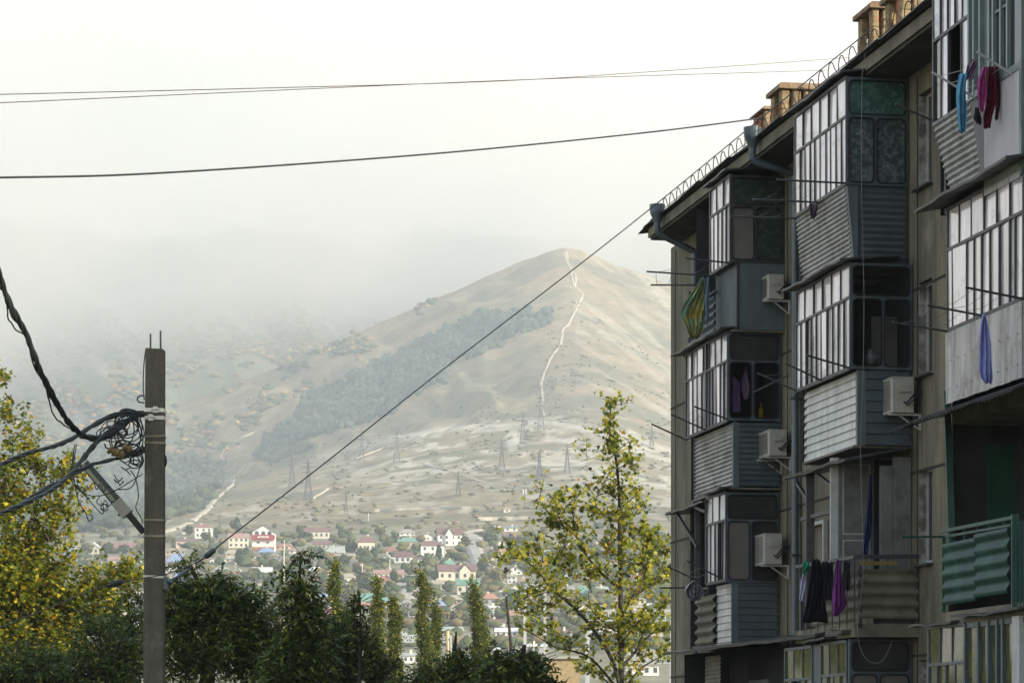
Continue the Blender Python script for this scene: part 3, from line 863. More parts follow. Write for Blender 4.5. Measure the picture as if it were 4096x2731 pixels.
# A4
s0, s1 = S(2742, 1.0), S(2908, 1.0)
b = bal_root(s0 + .1, s1, .92, FL[4], K(.435), 'second balcony from top in the far column, tall sash glazing and corrugated front')
front_glazing(b, s0, s1, 1.0, K(.556), K(.5168), K(.4345), 7, [0,.08,.17,.28,.39,.49,.57,.65,.74,.83,.91,1], post=.5, dark=((0,3),))
side_glazing(b, s1, .02, 1.0, K(.556), K(.5165), K(.4345), [mt_pd, mt_pclear, mt_pclear])
canopy(b, s0 - .55, s1 + .1, .2, 1.16, K(.562) + .05, K(.5595), th=.03)
m = MB(B); corr(m, S(2785, .9) - .25, s1 - .08, FL[4] + .05, K(.432), lambda z: .86, .076, .013); m.build('front_panel', mt_galv, b)
m = MB(B); m.box((s1 - .08, .78, FL[4]), (s1 + .004, .89, K(.432))); m.build('corner_strip', mt_bluepan, b)
m = MB(B); corr_side(m, s1 - .01, .01, .78, FL[4] + .03, K(.432), .095, .012); m.build('side_panel', mt_darkcor, b)
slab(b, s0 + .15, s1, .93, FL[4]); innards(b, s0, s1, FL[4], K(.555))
rack(b, [(2907, 1677, 2776, 1625), (2822, 1722, 2683, 1656), (2742, 1760, 2605, 1695)])
# A3
s0, s1 = S(2824, 1.0), S(2901, 1.0)
b = bal_root(S(2752, .9), s1, .92, FL[3], K(.216), 'third balcony from top in the far column with wavy sheet and white siding')
front_glazing(b, s0, s1, 1.0, K(.3365), K(.2985), K(.2155), 3, [0,.22,.44,.62,.82,1], opened=((1,3),))
side_glazing(b, s1, .02, 1.0, K(.3365), K(.2985), K(.2125), [mt_pd, mt_beigec, mt_pd])
canopy(b, s0 - .1, s1 + .1, .2, 1.14, K(.345) + .04, K(.341), th=.03)
canopy(b, S(2680, 1.0) , s0 + .1, .05, 1.1, K(.336), K(.331), th=.035, name='lean_to_roof')
m = MB(B)
for pa, pb in (((S(2715, .9), .95, K(.333)), (S(2800, .9), .95, K(.30) - .35)), ((S(2780, 1.0), 1.0, K(.33)), (s0, 1.0, K(.318)))):
    m.bar(pa, pb, .05)
m.bar((S(2790, .9), .9, K(.216)), (S(2790, .9), .9, K(.335)), .10); m.bar((s0 - .06, .95, K(.216)), (s0 - .06, .95, K(.335)), .10)
m.build('timber_strut', mt_steel, b)
m = MB(B); corr(m, S(2785, .92), S(2857, .92), FL[3] + .05, K(.212) - .14, lambda z: .92, .185, .035); m.build('wavy_sheet', mt_slate, b, smooth=True)
m = MB(B); corr(m, S(2857, .9) + .02, s1 - .08, FL[3] + .02, K(.212), lambda z: .86, .125, .012, prof='saw'); m.build('front_panel', mt_white, b)
m = MB(B); m.box((s1 - .08, .76, FL[3]), (s1 + .004, .88, K(.212))); m.build('corner_strip', mt_bluepan, b)
m = MB(B); corr_side(m, s1 - .01, .01, .76, FL[3] + .02, K(.212), .125, .010, prof='saw'); m.build('side_panel', mt_darkcor, b)
slab(b, S(2745, .9), s1, .93, FL[3])
m = MB(B); m.tube([(S(2790, .92), .95, K(.212) - .02), (s0, .95, K(.212) - .02)], .02, 6)
for kk in range(7):
    s_ = S(2790, .92) + kk * (s0 - S(2790, .92)) / 6; m.tube([(s_, .95, K(.212) - .13), (s_, .95, K(.212) - .02)], .012, 5)
m.build('handrail', mt_tin, b)
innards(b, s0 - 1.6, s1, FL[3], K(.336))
rack(b, [(2883, 2315, 2746, 2241), (2784, 2321, 2669, 2264)])
rack(b, [(2785, 2350, 2637, 2350)], strings=False)
# A2
s0, s1 = S(2700, 1.0), S(2901, 1.0)
b = bal_root(s0 + .2, s1 + .0, .92, FL[2], ZC - .2, 'open dark far balcony on the lowest storey in view')
canopy(b, S(2682, 1.0), S(3300, 1.0), .1, 1.16, K(.128) + .10, K(.1225), th=.05)
innards(b, s0 + .3, s1 + .9, FL[2], K(.12))
m = MB(B); corr(m, S(2800, .9), S(2860, .9), FL[2], K(.115), lambda z: .8, .075, .01); m.build('brick_infill', mt_slate, b)
m = MB(B); m.box((S(3085), .01, FL[2]), (S(3100), .12, K(.078))); m.box((S(3020), .01, K(.074)), (S(3100), .12, K(.080))); m.build('door_frame', mt_door, b)
slab(b, s0 + .2, s1, .93, FL[2])

# ================= column B (middle) =================
# B5
s0, s1 = S(3177, 1.0), S(3383, 1.0)
lean = lambda z: .86 + .12 * (z - FL[5]) / (K(.6538) - FL[5])
b = bal_root(s0 + .1, s1, .86, FL[5], K(.6538), 'top middle balcony with green lace side windows over slanting corrugated sheet')
front_glazing(b, s0, s1, 1.0, K(.779), K(.733), K(.6538), 6, [0,.11,.21,.31,.40,.51,.62,.71,.81,.91,1])
side_glazing(b, s1, .02, 1.0, K(.779), K(.7335), K(.6515), [mt_lace, mt_lace2, mt_lace2])
canopy(b, s0 - .05, s1 + .12, .2, 1.12, K(.787) + .05, K(.7845), th=.03)
m = MB(B); corr(m, s0 + .02, s1 - .10, FL[5] + .12, K(.6538) - .02, lean, .072, .013)
m.build('front_panel', mt_galv, b)
m = MB(B); zA, zB = FL[5], K(.651)
m.hexa([(s1-.10, lean(zA)-.14, zA), (s1-.02, lean(zA)-.14, zA), (s1-.02, lean(zA)+.0, zA), (s1-.10, lean(zA)+.0, zA),
        (s1-.10, lean(zB)-.16, zB), (s1+.0, lean(zB)-.16, zB), (s1+.0, lean(zB)+.0, zB), (s1-.10, lean(zB)+.0, zB)])
m.build('corner_strip', mt_bluepan, b)
m = MB(B); corr_side(m, s1 - .02, .01, .7, FL[5] + .0, K(.651), .10, .014, qin=lambda z: lean(z) - .14); m.build('side_panel', mt_darkcor, b)
slab(b, s0 + .1, s1, .86, FL[5]); innards(b, s0, s1, FL[5], K(.778))
rack(b, [(3381, 733, 3106, 719), (3275, 810, 3012, 797), (3177, 873, 2921, 866)])
# B4
s0, s1 = S(3183, 1.0), S(3398, 1.0)
b = bal_root(s0 + .1, s1, .92, FL[4], K(.434), 'middle balcony with white siding front and dark blue-grey side, dark side windows')
front_glazing(b, s0, s1, 1.0, K(.557), K(.5171), K(.4335), 6, [0,.09,.19,.29,.385,.48,.585,.69,.79,.89,1], dark=((1,2),))
side_glazing(b, s1, .02, 1.0, K(.557), K(.5171), K(.4325), [mt_pclear, mt_pclear, mt_pclear], split=.53)
canopy(b, s0 - .2, s1 + .1, .2, 1.18, K(.563) + .05, K(.560), th=.03)
m = MB(B); corr(m, S(3215, .9) - .05, s1 - .08, FL[4] + .02, K(.431), lambda z: .87, .125, .013, prof='saw'); m.build('front_panel', mt_white, b)
m = MB(B); m.box((s1 - .08, .74, FL[4]), (s1 + .004, .88, K(.431))); m.build('corner_strip', mt_bluepan, b)
m = MB(B); corr_side(m, s1 - .01, .01, .74, FL[4] + .02, K(.431), .165, .014, prof='saw'); m.build('side_panel', mt_darkcor, b)
m = MB(B); m.tube([(s1 + .01, .02, FL[4]+.02), (s1 + .01, .76, FL[4] + .02)], .018, 5); m.build('edge_trim', mt_blue, b)
slab(b, s0 + .1, s1, .93, FL[4]); innards(b, s0, s1, FL[4], K(.556))
rack(b, [(3397, 1473, 3228, 1421), (3285, 1524, 3138, 1451), (3186, 1566, 3029, 1492)])
m = MB(B); m.tube([(S(3186, 1.0) - .8, .9, ZC + 5.9), (S(3186, 1.0) - .8, 1.5, ZC + 5.6)], .014, 5); m.build('loose_rod', mt_tin, b)
m = MB(B); s_ = s1 - .5
m.box((s_, .1, FL[4]), (s_ + .04, .5, ZC + 6.4)); m.box((s_ - .3, .05, ZC + 5.3), (s_ + .1, .75, ZC + 5.33)); m.build('inner_door', mt_inwall, b)
# B3 open balcony
s0, s1 = S(3183, 1.0), S(3422, 1.0)
b = bal_root(s0 + .05, s1, 1.0, FL[3], ZC + 2.55, 'open middle balcony with old brown wavy sheet side and washing over the front rail')
canopy(b, S(3157, 1.0), s1 - .15, .1, 1.12, K(.331) + .12, K(.325), th=.04)
m = MB(B)
m.bar((S(3235, .95), .93, FL[3]), (S(3235, .95), .93, K(.33)), .13)
m.bar((S(3190, .95), .95, K(.318)), (S(3235, .95), .93, K(.29)), .05)
m.bar((S(3265, .95), .93, K(.322)), (S(3330, .95), .93, K(.30)), .05)
m.bar((S(3205, .95), .93, K(.272)), (S(3330, .95), .93, K(.272)), .06)
m.build('timber_post', mt_steel, b)
m = MB(B); m.bar((S(3338, .93), .93, ZC + 2.5), (S(3338, .93), .93, K(.335)), .13); m.build('pale_post', mt_wfr, b)
# white cupboard standing across the balcony
cs = S(3345, .93)
m = MB(B)
m.box((cs - .02, .34, ZC + 2.4), (cs + .04, .90, K(.335) - .02)); m.build('cupboard_door', mt_door, b)
m = MB(B)
for za, zb_ in ((ZC + 2.46, ZC + 3.02), (ZC + 3.10, K(.335) - .10)):
    m.box((cs + .041, .40, za), (cs + .050, .84, za + .02)); m.box((cs + .041, .40, zb_ - .02), (cs + .050, .84, zb_))
    m.box((cs + .041, .40, za), (cs + .049, .42, zb_)); m.box((cs + .041, .82, za), (cs + .049, .84, zb_))
m.build('door_moulding', mt_wfr, b)
m = MB(B); m.box((cs - .02, .02, ZC + 1.7), (cs + .02, .335, K(.335) - .02)); m.build('partition', mt_dark, b)
m = MB(B); cw = s1 - .35
m.box((cw - .05, .02, ZC + 1.7), (cw, .30, K(.33))); m.build('inner_frame', mt_door, b)
m = MB(B); m.box((cw - .7, .004, ZC + 1.7), (cw - .08, .02, K(.305))); m.build('balcony_door', mt_dark, b)
m = MB(B); m.box((cw - .04, .31, ZC + 1.7), (cw - .01, .50, K(.32))); m.build('door_leaf', mt_door, b)
m = MB(B); m.bar((s0 + .05, 1.0, ZC + 2.72), (s1, 1.0, ZC + 2.68), .06, .05); m.bar((s1, 1.0, ZC + 2.68), (s1, .02, ZC + 2.70), .06, .06)
for kk in range(9):
    s_ = s0 + .1 + kk * (s1 - s0 - .15) / 8; m.bar((s_, 1.0, FL[3]), (s_, 1.0, ZC + 2.7), .02)
m.bar((s1, .5, ZC + 2.5), (s1, .5, ZC + 2.7), .03)
m.build('handrail', mt_steel, b)
m = MB(B); corr_side(m, s1 + .01, .03, .97, FL[3] + .13, ZC + 2.50, .175, .028); m.build('side_panel', mt_slate, b, smooth=True)
m = MB(B); m.box((s1 - .01, .35, ZC + 2.56), (s1 + .02, .93, ZC + 2.62)); m.build('yellow_batten', M('mustard batten', (.22, .17, .05), rough=.8), b)
m = MB(B); corr(m, s0 + .5, s1 - .1, FL[3] + .1, ZC + 2.45, lambda z: .93, .175, .028); m.build('front_panel', mt_slate, b)
slab(b, s0, s1, 1.0, FL[3] + .06, h=.20)
m = MB(B)
m.add([(s0,.004,FL[3]),(cs - .9,.004,FL[3]),(cs - .9,.004,K(.33)),(s0,.004,K(.33))], [(0,1,2,3)])
m.build('rear_wall', mt_wall, b)
wo = MB(B); a_, b_ = S(3250), S(3310)
wo.box((a_, .01, ZC + 2.6), (a_ + .06, .09, ZC + 3.55)); wo.box((b_, .01, ZC + 2.6), (b_ + .06, .09, ZC + 3.55)); wo.box((a_, .01, ZC + 3.55), (b_ + .06, .09, ZC + 3.61)); wo.box((a_, .01, ZC + 2.54), (b_ + .06, .12, ZC + 2.6))
w_ = wo.build('loggia_window', mt_wfr, b)
# B2 lowest
s0, s1 = S(3140, 1.0), S(3395, 1.0)
b = bal_root(s0, s1, .92, FL[2], ZC - .1, 'lowest middle balcony fully glazed with panes carrying a painted tree reflection')
front_glazing(b, S(3138, 1.0), S(3246, 1.0), 1.0, K(.1105), K(.0715), K(-.01), 3, 4, pm=mt_pg, fmat=mt_blue, opened=((1,1),))
m = MB(B); m.box((S(3246, 1.0), .9, FL[2]), (S(3282, 1.0), .98, K(.112))); m.build('infill_panel', mt_bluepan, b)
front_glazing(b, S(3282, 1.0), S(3384, 1.0), 1.0, K(.1125), K(.0735), K(-.01), 3, 4, pm=mt_pg, fmat=mt_blue)
side_glazing(b, s1, .02, 1.0, K(.1145), K(.0755), K(-.01), [mt_pd, mt_beigec, mt_beigec])
canopy(b, S(3255, 1.0), S(3345, 1.0), .5, 1.2, K(.1215), K(.1165), th=.03)
canopy(b, S(3345, 1.0) , s1 + .1, .1, 1.15, K(.128) + .02, K(.1235), th=.05)
innards(b, s0, s1, FL[2], K(.11))

# ================= column C (near) =================
# C5
s0, s1, s2, s3 = S(3731, 1.0), S(3877, 1.0), S(3938, 1.0), S(4082, 1.0)
b = bal_root(s0 + .1, s3, .92, FL[5], K(.655), 'near top balcony, half steel sashes half new plastic windows, corrugated skirt')
front_glazing(b, s0, s1, 1.0, K(.80), K(.744), K(.655), 5, [0,.22,.42,.78,1], dark=((1,0),), opened=((1,2),), fmat=mt_steel)
m = MB(B)
for px_ in (3880, 3900, 3925, 3962, 3978, 4008, 4035):
    w = .05; s_ = S(px_, 1.0); m.box((s_ - w/2, .94, K(.657)), (s_ + w/2, 1.03, K(.82)))
m.box((s1, .94, K(.657) - .04), (s3, 1.02, K(.657) + .05)); m.box((S(3978, 1.0), .96, K(.725)), (S(4035, 1.0), 1.01, K(.725)+.03))
u = m.build('plastic_window', mt_teal, b)
m = MB(B); m.add([(s1, .97, K(.657)), (s2 + .05, .97, K(.657)), (s2 + .05, .97, K(.82)), (s1, .97, K(.82))], [(0,1,2,3)]); m.build('blind', mt_teal, u)
m = MB(B); m.add([(s2+.05, .98, K(.657)), (s3, .98, K(.657)), (s3, .98, K(.82)), (s2+.05, .98, K(.82))], [(0,1,2,3)]); m.build('pane', mt_pd, u)
leanC = lambda z: .80 + .20 * (z - FL[5]) / (K(.655) - FL[5])
m = MB(B); zA, zB = FL[5] + .02, K(.655)
N_ = 60; rows = []
for i in range(N_ * 2 + 1):
    t = i / (N_ * 2); z = zA + t * (zB - zA); w = .016 * math.sin(2 * PI * t * (zB - zA) / .085)
    sa = s0 + .02 + .55 * (1 - t) * .55; sb = s1 + .30 * (1 - t)
    rows.append([(sa + (sb - sa) * u_, leanC(z) + w, z) for u_ in (0, .33, .66, 1)])
m.grid(rows); m.build('front_panel', mt_galv, b)
m = MB(B); m.add([(s1 + .02, 1.0, zB), (s2, 1.0, zB), (s2, 1.0, K(.545)), (s1 + .38, .82, zA)], [(0,1,2,3)]); m.build('dark_wedge', mt_steel, b)  # dark sheet filling the wedge between corrugated and ribbed panels
m = MB(B); corr(m, s2, s3, K(.548), K(.657) - .02, lambda z: 1.0, .046, .008, axis='s'); m.build('ribbed_panel', mt_ribbed, b)
m = MB(B); m.box((s3, .9, K(.55)), (s3 + .08, 1.02, K(.82))); m.build('corner_strip', mt_teal, b)
m = MB(B); m.add([(s3 + .05, .01, FL[5]), (s3 + .05, .95, FL[5]), (s3 + .05, .95, K(.82)), (s3 + .05, .01, K(.82))], [(0,1,2,3)]); m.build('side_panel', mt_teal, b)
canopy(b, s0 - .1, s3 + .1, .2, 1.14, K(.81), K(.803))
slab(b, s0 + .6, s3, .93, FL[5]); innards(b, s0, s3, FL[5], K(.80))
rack(b, [(3728, 485, 3581, 418)], strings=False)
rack(b, [(4052, 306, 3907, 208), (3905, 400, 3728, 290)], mat=mt_wfr)
# C4
s0, s1 = S(3787, 1.0), S(4091, 1.0)
b = bal_root(s0, s1, .92, FL[4], K(.428), 'near balcony with tall white curtained sashes over a flat pale metal skirt')
front_glazing(b, s0, s1, 1.0, K(.556), K(.513), K(.428), 6, [0,.075,.27,.37,.47,.58,.70,.83,.90,1])
side_glazing(b, s1, .02, 1.0, K(.556), K(.513), K(.428), [mt_pd, mt_pd, mt_pd])
canopy(b, s0 - .5, s1 + .2, .2, 1.3, K(.572) + .05, K(.5605), th=.035)
m = MB(B); n_ = 50; rows = []
for i in range(n_ + 1):
    s_ = S(3779, 1.02) + (s1 - S(3779, 1.02)) * i / n_; w = .010 * math.sin(s_ * 9) + .006 * math.sin(s_ * 23)
    rows.append([(s_, 1.0 + w + .012, K(.3505) - .0), (s_, 1.0 + w * .6 + .012, K(.39)), (s_, 1.012, K(.4255))])
m.grid(rows)
for zz in (.364, .394):
    for i in range(9):
        s_ = S(3779, 1.02) + (s1 - S(3779, 1.02)) * (i + .5 + random.uniform(-.2, .2)) / 9; m.box((s_, 1.02, K(zz)), (s_ + .018, 1.032, K(zz) + .018))
m.build('front_panel', mt_flat, b)
slab(b, s0 + .1, s1 + .1, .95, FL[4] + .06, h=.24); innards(b, s0, s1, FL[4], K(.555))
m = MB(B); m.box((s1 - .02, .02, K(.3505)), (s1 + .02, 1.0, K(.4255))); m.build('side_panel', mt_flat, b)
rack(b, [(4088, 1196, 3862, 1149), (3923, 1262, 3709, 1221), (3786, 1326, 3569, 1288)])
# C3 open green balcony under a big corrugated roof
s0, s1 = S(3777, 1.0), S(4046, 1.0)
b = bal_root(s0, s1, 1.0, FL[3], ZC + 2.6, 'near open balcony with green wavy sheet front and deep corrugated roof')
canopy(b, s0 - .25, S(4300, 1.0), -.0, 1.75, K(.372), K(.322), th=.03, wave=.012, mat=mt_roof)
m = MB(B); m.bar((s0 + .22, .97, ZC + 2.6), (s0 + .02, .97, K(.365)), .09); m.build('green_post', mt_greenp, b)
m = MB(B); m.bar((s0 - .1, 1.0, ZC + 2.78), (s1 + .1, 1.0, ZC + 2.76), .045); m.bar((s0, 1.0, ZC + 2.70), (s1, 1.0, ZC + 2.67), .03)
for kk in range(6):
    s_ = s0 + .3 + kk * .5; m.bar((s_, 1.0, ZC + 2.6), (s_, 1.0, ZC + 2.8), .025)
m.bar((s0 - .02, 1.0, FL[3] + .05), (s0 - .02, 1.0, ZC + 2.7), .05); m.bar((s1 + .1, 1.0, FL[3]), (s1 + .1, 1.0, ZC + 2.8), .07)
m.bar((s0, 1.0, ZC + 2.5), (s0, .02, ZC + 2.5), .05)
for kk in range(5): s_ = s1 + .15 + kk * .12; m.bar((s_, .98, FL[3]), (s_, .98, ZC + 2.7), .03)
m.build('handrail', mt_greenp, b)
m = MB(B); corr(m, s0 + .03, s0 + 1.35, FL[3] + .14, ZC + 2.60, lambda z: 1.03 + .0, .185, .021); corr(m, s0 + 1.33, s1, FL[3] + .18, ZC + 2.64, lambda z: 1.045 + .0, .185, .021); m.build('front_panel', mt_green, b, smooth=True)
slab(b, s0, S(4300, 1.0), .98, FL[3] + .05, h=.22)
m = MB(B); m.add([(s0+.02,.03,FL[3]),(s1+2,.03,FL[3]),(s1+2,.03,K(.37)),(s0+.02,.03,K(.37))], [(0,1,2,3)])
m.build('interior_shade_sheet', mt_dark, b)
m = MB(B); m.box((s0 + .03, .015, FL[3] + .05), (s0 + .07, .90, K(.365))); m.build('partition', mt_dark, b)
m = MB(B); m.box((s0 + .075, Q(4088, s0), ZC + 2.55), (s0 + .09, Q(3937, s0), ZC + 3.95)); m.build('green_screen', M('dark green cloth screen', (.008, .07, .035), (.006, .05, .03), rough=.8), b)
rack(b, [(3778, 2145, 3604, 2147)], strings=False, mat=mt_greenp)
# C2
s0, s1 = S(3712, 1.0), S(4120, 1.0)
b = bal_root(s0, s1, .92, FL[2], ZC - .1, 'lowest near balcony with panes tinted with a painted yellow-tree reflection')
front_glazing(b, s0, S(3856, 1.0), 1.0, K(.117), K(.077), K(-.01), 3, 4, pm=mt_pg, fmat=mt_blue)
m = MB(B)
for px_ in (3862, 3915, 3955, 3990, 4012, 4060): s_ = S(px_, 1.0); m.box((s_ - .03, .93, K(-.01)), (s_ + .03, 1.02, K(.117)))
m.box((S(3862, 1.0), .95, K(.112)), (s1, 1.0, K(.117)))
u = m.build('plastic_window', mt_blue, b)
m = MB(B); m.add([(S(3862, 1.0), .97, K(-.01)), (s1, .97, K(-.01)), (s1, .97, K(.115)), (S(3862, 1.0), .97, K(.115))], [(0,1,2,3)]); m.build('pane', mt_pg, u)
m = MB(B); m.box((S(4062, 1.0), .96, K(-.02)), (S(4092, 1.0), 1.05, K(.118))); m.build('white_pilaster', mt_wfr, b)
canopy(b, s0 - .55, S(3832, 1.0), .1, 1.1, K(.1225) + .03, K(.1195), th=.03)
canopy(b, S(3850, 1.0), s1, .1, 1.16, K(.132), K(.1235), th=.03)
innards(b, s0, s1, FL[2], K(.11))
# a loose aerial cable hanging down the facade
m = MB(B); s_ = S(3460, .9); pts = []
for i, (px_, py_) in enumerate([(3461, 213), (3448, 330), (3446, 700), (3452, 1000), (3456, 1200), (3452, 1500), (3442, 1780), (3450, 2100), (3452, 2300), (3430, 2500), (3445, 2600), (3480, 2645), (3530, 2640), (3570, 2560)]):
    ss_ = S(3430, 1.02); q_ = Q(px_, ss_); pts.append((ss_, q_, Zs(ss_, q_, py_)))
m.tube(smooth_pts0(pts), .0045, 5); m.build('hanging_cable', M('pale grey cable', (.25, .25, .24), rough=.6), bld)

# ================= air conditioners =================
mt_ac = M('ivory plastic casing', (.44, .43, .38), (.34, .33, .29), scale=3, rough=.45)
mt_acd = M('dark grille', (.05, .05, .05), rough=.6)
def aircon(pw, qa, qb, py0, py1, label, L_=.78):
    """pw = where the near end meets the wall (photo px); q range; top and bottom in the photo"""
    s1 = S(pw); zt = Zs(s1, (qa+qb)/2, py0); zb = Zs(s1, (qa+qb)/2, py1)
    o = empty('air_conditioner', B((s1 - L_/2, 0, zb)))
    tag(o, label, 'air conditioner', 'outdoor air-conditioning units on the facade')
    m = MB(B); m.box((s1 - L_, qa, zb), (s1, qb, zt)); m.box((s1 - L_ - .01, qa - .01, zt - .02), (s1 + .008, qb + .01, zt + .006)); m.build('casing', mt_ac, o, bevel=.015)
    m = MB(B)
    for i in range(12):
        z = zb + .06 + i * (zt - zb - .12) / 11; m.box((s1 - L_ + .08, qb + .002, z), (s1 - .1, qb + .010, z + .012))
    m.build('grille', mt_acd, o)
    m = MB(B); h = zt - zb
    m.box((s1 + .009, qa + .07, zb + h*.58), (s1 + .03, qb - .09, zb + h*.82)); m.box((s1 + .0305, qa + .10, zb + h*.74), (s1 + .034, qb - .12, zb + h*.78)); m.build('valve_cover', mt_ac, o, bevel=.006)
    m = MB(B); m.tube([(s1 + .03, (qa+qb)/2, zb + h*.3), (s1 + .07, (qa+qb)/2 - .03, zb + h*.26), (s1 + .05, qa + .02, zb + h*.5), (s1 + .02, .02, zb + h*.62)], .014, 6)
    m.tube([(s1 + .03, (qa+qb)/2 - .03, zb + h*.22), (s1 + .08, (qa+qb)/2 - .05, zb + h*.2), (s1 + .05, qa, zb + h*.42), (s1 + .02, .02, zb + h*.55)], .011, 6)
    m.build('refrigerant_pipe', mt_gask, o)
    for s_ in (s1 - .08, s1 - L_ + .1):
      m = MB(B); m.box((s_ - .02, .0, zb - .035), (s_ + .02, qb + .04, zb - .003)); m.box((s_ - .02, .0, zb - .25), (s_ + .02, .03, zb - .036)); m.bar((s_, .02, zb - .24), (s_, qb * .7, zb - .04), .02)
      m.build('bracket', mt_wfr, o)
    return o
aircon(3165, .13, .41, 1098, 1196, 'ivory air conditioner beside the top far balcony, highest of the four')
aircon(3170, .10, .42, 1718, 1822, 'ivory air conditioner beside the corrugated far balcony, just above the dark loose roof')
aircon(3160, .14, .46, 2133, 2256, 'ivory air conditioner in front of the dark side window of the lowest far glazed balcony')
aircon(3690, .13, .47, 1508, 1650, 'largest ivory air conditioner, beside the white-sided middle balcony', L_=.8)
# ================= washing and things hung out =================
def cloth_mat(name, c, c2=None, sc=5): return M(name, c, c2 or tuple(x * .7 for x in c), scale=sc, rough=.9, spec=.15)
def cloth(name, rows, Y, mat, folds=3, amp=.03, th=.006, seed=0, twist=0.0):
    """rows: (py, px left, px right) down the hanging cloth; hangs Y metres away, folded in depth"""
    rr = random.Random(seed + len(rows) * 7 + int(rows[0][0]))
    n = 14; R_ = []
    # resample rows
    T_ = np.linspace(0, 1, 16); ys = [r[0] for r in rows]; 
    ph = rr.uniform(0, 6)
    for t in T_:
        py = ys[0] + (ys[-1] - ys[0]) * t
        a = np.interp(py, ys, [r[1] for r in rows]); b_ = np.interp(py, ys, [r[2] for r in rows])
        row = []
        for k in range(n + 1):
            u = k / n
            px = a + (b_ - a) * u + 1.5 * math.sin(7 * t + ph + u * 3)
            d = amp * math.sin(2 * PI * folds * (1.2 + .5 * t) * u + ph + 2.2 * t) * (1 if rr else 1) + amp * .6 * math.sin(2 * PI * folds * .47 * u + 5 * t + ph * 2)
            w = at(px, py, Y); row.append((w[0], w[1] + d + twist * (u - .5), w[2] + .01 * math.sin(9 * u + ph) * (1 if t in (0, 1) else 0)))
        R_.append(row)
    m = MB(); m.grid(R_)
    return m.build(name, mat, None, smooth=True, solid=th)
mt_tow = M('yellow and turquoise towel', (.42, .34, .06), (.24, .42, .30), scale=3.2, rough=.95, lo=.42, hi=.58, c3=(.30, .17, .05), s3=2.6)
o = cloth('towel', [(1112, 2806, 2822), (1150, 2784, 2824), (1190, 2752, 2824), (1225, 2728, 2823), (1262, 2714, 2822), (1300, 2738, 2818), (1335, 2752, 2806), (1352, 2760, 2778)], 50.2, mt_tow, 3, .06, twist=.15)
tag(o, 'yellow and turquoise towel hanging from the poles of the top far balcony', 'towel')
o = cloth('cloth', [(1108, 2826, 2838), (1150, 2822, 2838), (1230, 2824, 2836), (1300, 2826, 2832)], 50.0, cloth_mat('dusty blue cotton', (.12, .18, .28)), 1, .02)
tag(o, 'narrow blue cloth hanging just right of the yellow towel', 'cloth')
YC5 = 35.6
o = cloth('trousers', [(296, 3838, 3868), (330, 3830, 3866), (370, 3826, 3866), (430, 3829, 3866), (500, 3834, 3864), (532, 3839, 3862)], YC5, cloth_mat('sky blue cotton', (.10, .30, .46)), 1.5, .035)
tag(o, 'sky blue trousers pegged on the line of the near top balcony', 'trousers')
o = cloth('blouse', [(236, 3888, 3906), (262, 3868, 3908), (290, 3860, 3900), (320, 3858, 3890)], YC5 + .2, cloth_mat('lilac patterned cotton', (.30, .20, .30), (.14, .10, .16), 14), 2, .04)
tag(o, 'crumpled lilac blouse highest in the washing of the near top balcony', 'blouse')
o = cloth('shirt', [(270, 3930, 3944), (320, 3912, 3944), (390, 3910, 3942), (430, 3916, 3936), (446, 3922, 3934)], YC5 - .1, cloth_mat('magenta cotton', (.36, .06, .24)), 1.5, .035)
tag(o, 'bright magenta shirt hanging between blue trousers and dark red clothes', 'shirt')
o = cloth('jumper', [(270, 3946, 3978), (330, 3944, 3984), (420, 3944, 3980), (470, 3932, 3966), (514, 3934, 3962)], YC5, cloth_mat('dark red knit', (.13, .012, .03)), 2, .04)
tag(o, 'long dark red jumper in the washing of the near top balcony', 'jumper')
o = cloth('trousers', [(270, 3970, 3994), (340, 3978, 4000), (430, 3982, 4000), (480, 3978, 3994)], YC5 + .15, cloth_mat('maroon cotton', (.09, .012, .025)), 1, .03)
tag(o, 'maroon trousers at the right end of the near top washing line', 'trousers')
o = cloth('sock', [(430, 3902, 3916), (470, 3896, 3922), (498, 3908, 3928)], YC5, cloth_mat('black knit', (.015, .015, .02)), 1, .02)
tag(o, 'black sock hanging below the magenta shirt', 'sock')
o = cloth('cap', [(815, 3238, 3266), (835, 3234, 3272), (860, 3240, 3268), (874, 3246, 3256)], 43.1, cloth_mat('grey mauve knit', (.10, .07, .09)), 1, .04)
tag(o, 'small grey-mauve garment on the pole of the top middle balcony', 'garment')
o = cloth('dress', [(1258, 3930, 3946), (1300, 3922, 3950), (1400, 3918, 3962), (1480, 3914, 3972), (1510, 3918, 3974), (1532, 3940, 3966)], 35.3, cloth_mat('lavender cotton', (.26, .28, .58), (.20, .22, .46)), 1.7, .03)
tag(o, 'lavender dress with blue trim hanging in front of the pale metal skirt', 'dress')
o = cloth('dress', [(2236, 3248, 3280), (2270, 3244, 3290), (2340, 3236, 3296), (2420, 3222, 3304), (2488, 3208, 3312)], 42.2, cloth_mat('black cotton', (.008, .009, .012)), 3, .04)
tag(o, 'long black dress hanging on the rail of the open middle balcony', 'dress')
o = cloth('trousers', [(2246, 3286, 3330), (2300, 3290, 3334), (2380, 3296, 3330), (2400, 3310, 3326)], 42.0, cloth_mat('charcoal cotton', (.015, .017, .02)), 2, .04)
tag(o, 'charcoal trousers hanging between black dress and purple skirt', 'trousers')
o = cloth('skirt', [(2238, 3348, 3360), (2290, 3338, 3364), (2360, 3332, 3380), (2420, 3330, 3386), (2462, 3332, 3352)], 41.8, cloth_mat('purple cotton', (.17, .04, .19), (.10, .02, .12)), 2, .035)
tag(o, 'purple skirt hanging on the rail of the open middle balcony', 'skirt')
o = cloth('vest', [(2245, 3374, 3400), (2300, 3372, 3402), (2360, 3376, 3398)], 41.7, cloth_mat('charcoal jersey', (.02, .018, .022)), 1, .03)
tag(o, 'dark vest hanging right of the purple skirt', 'vest')
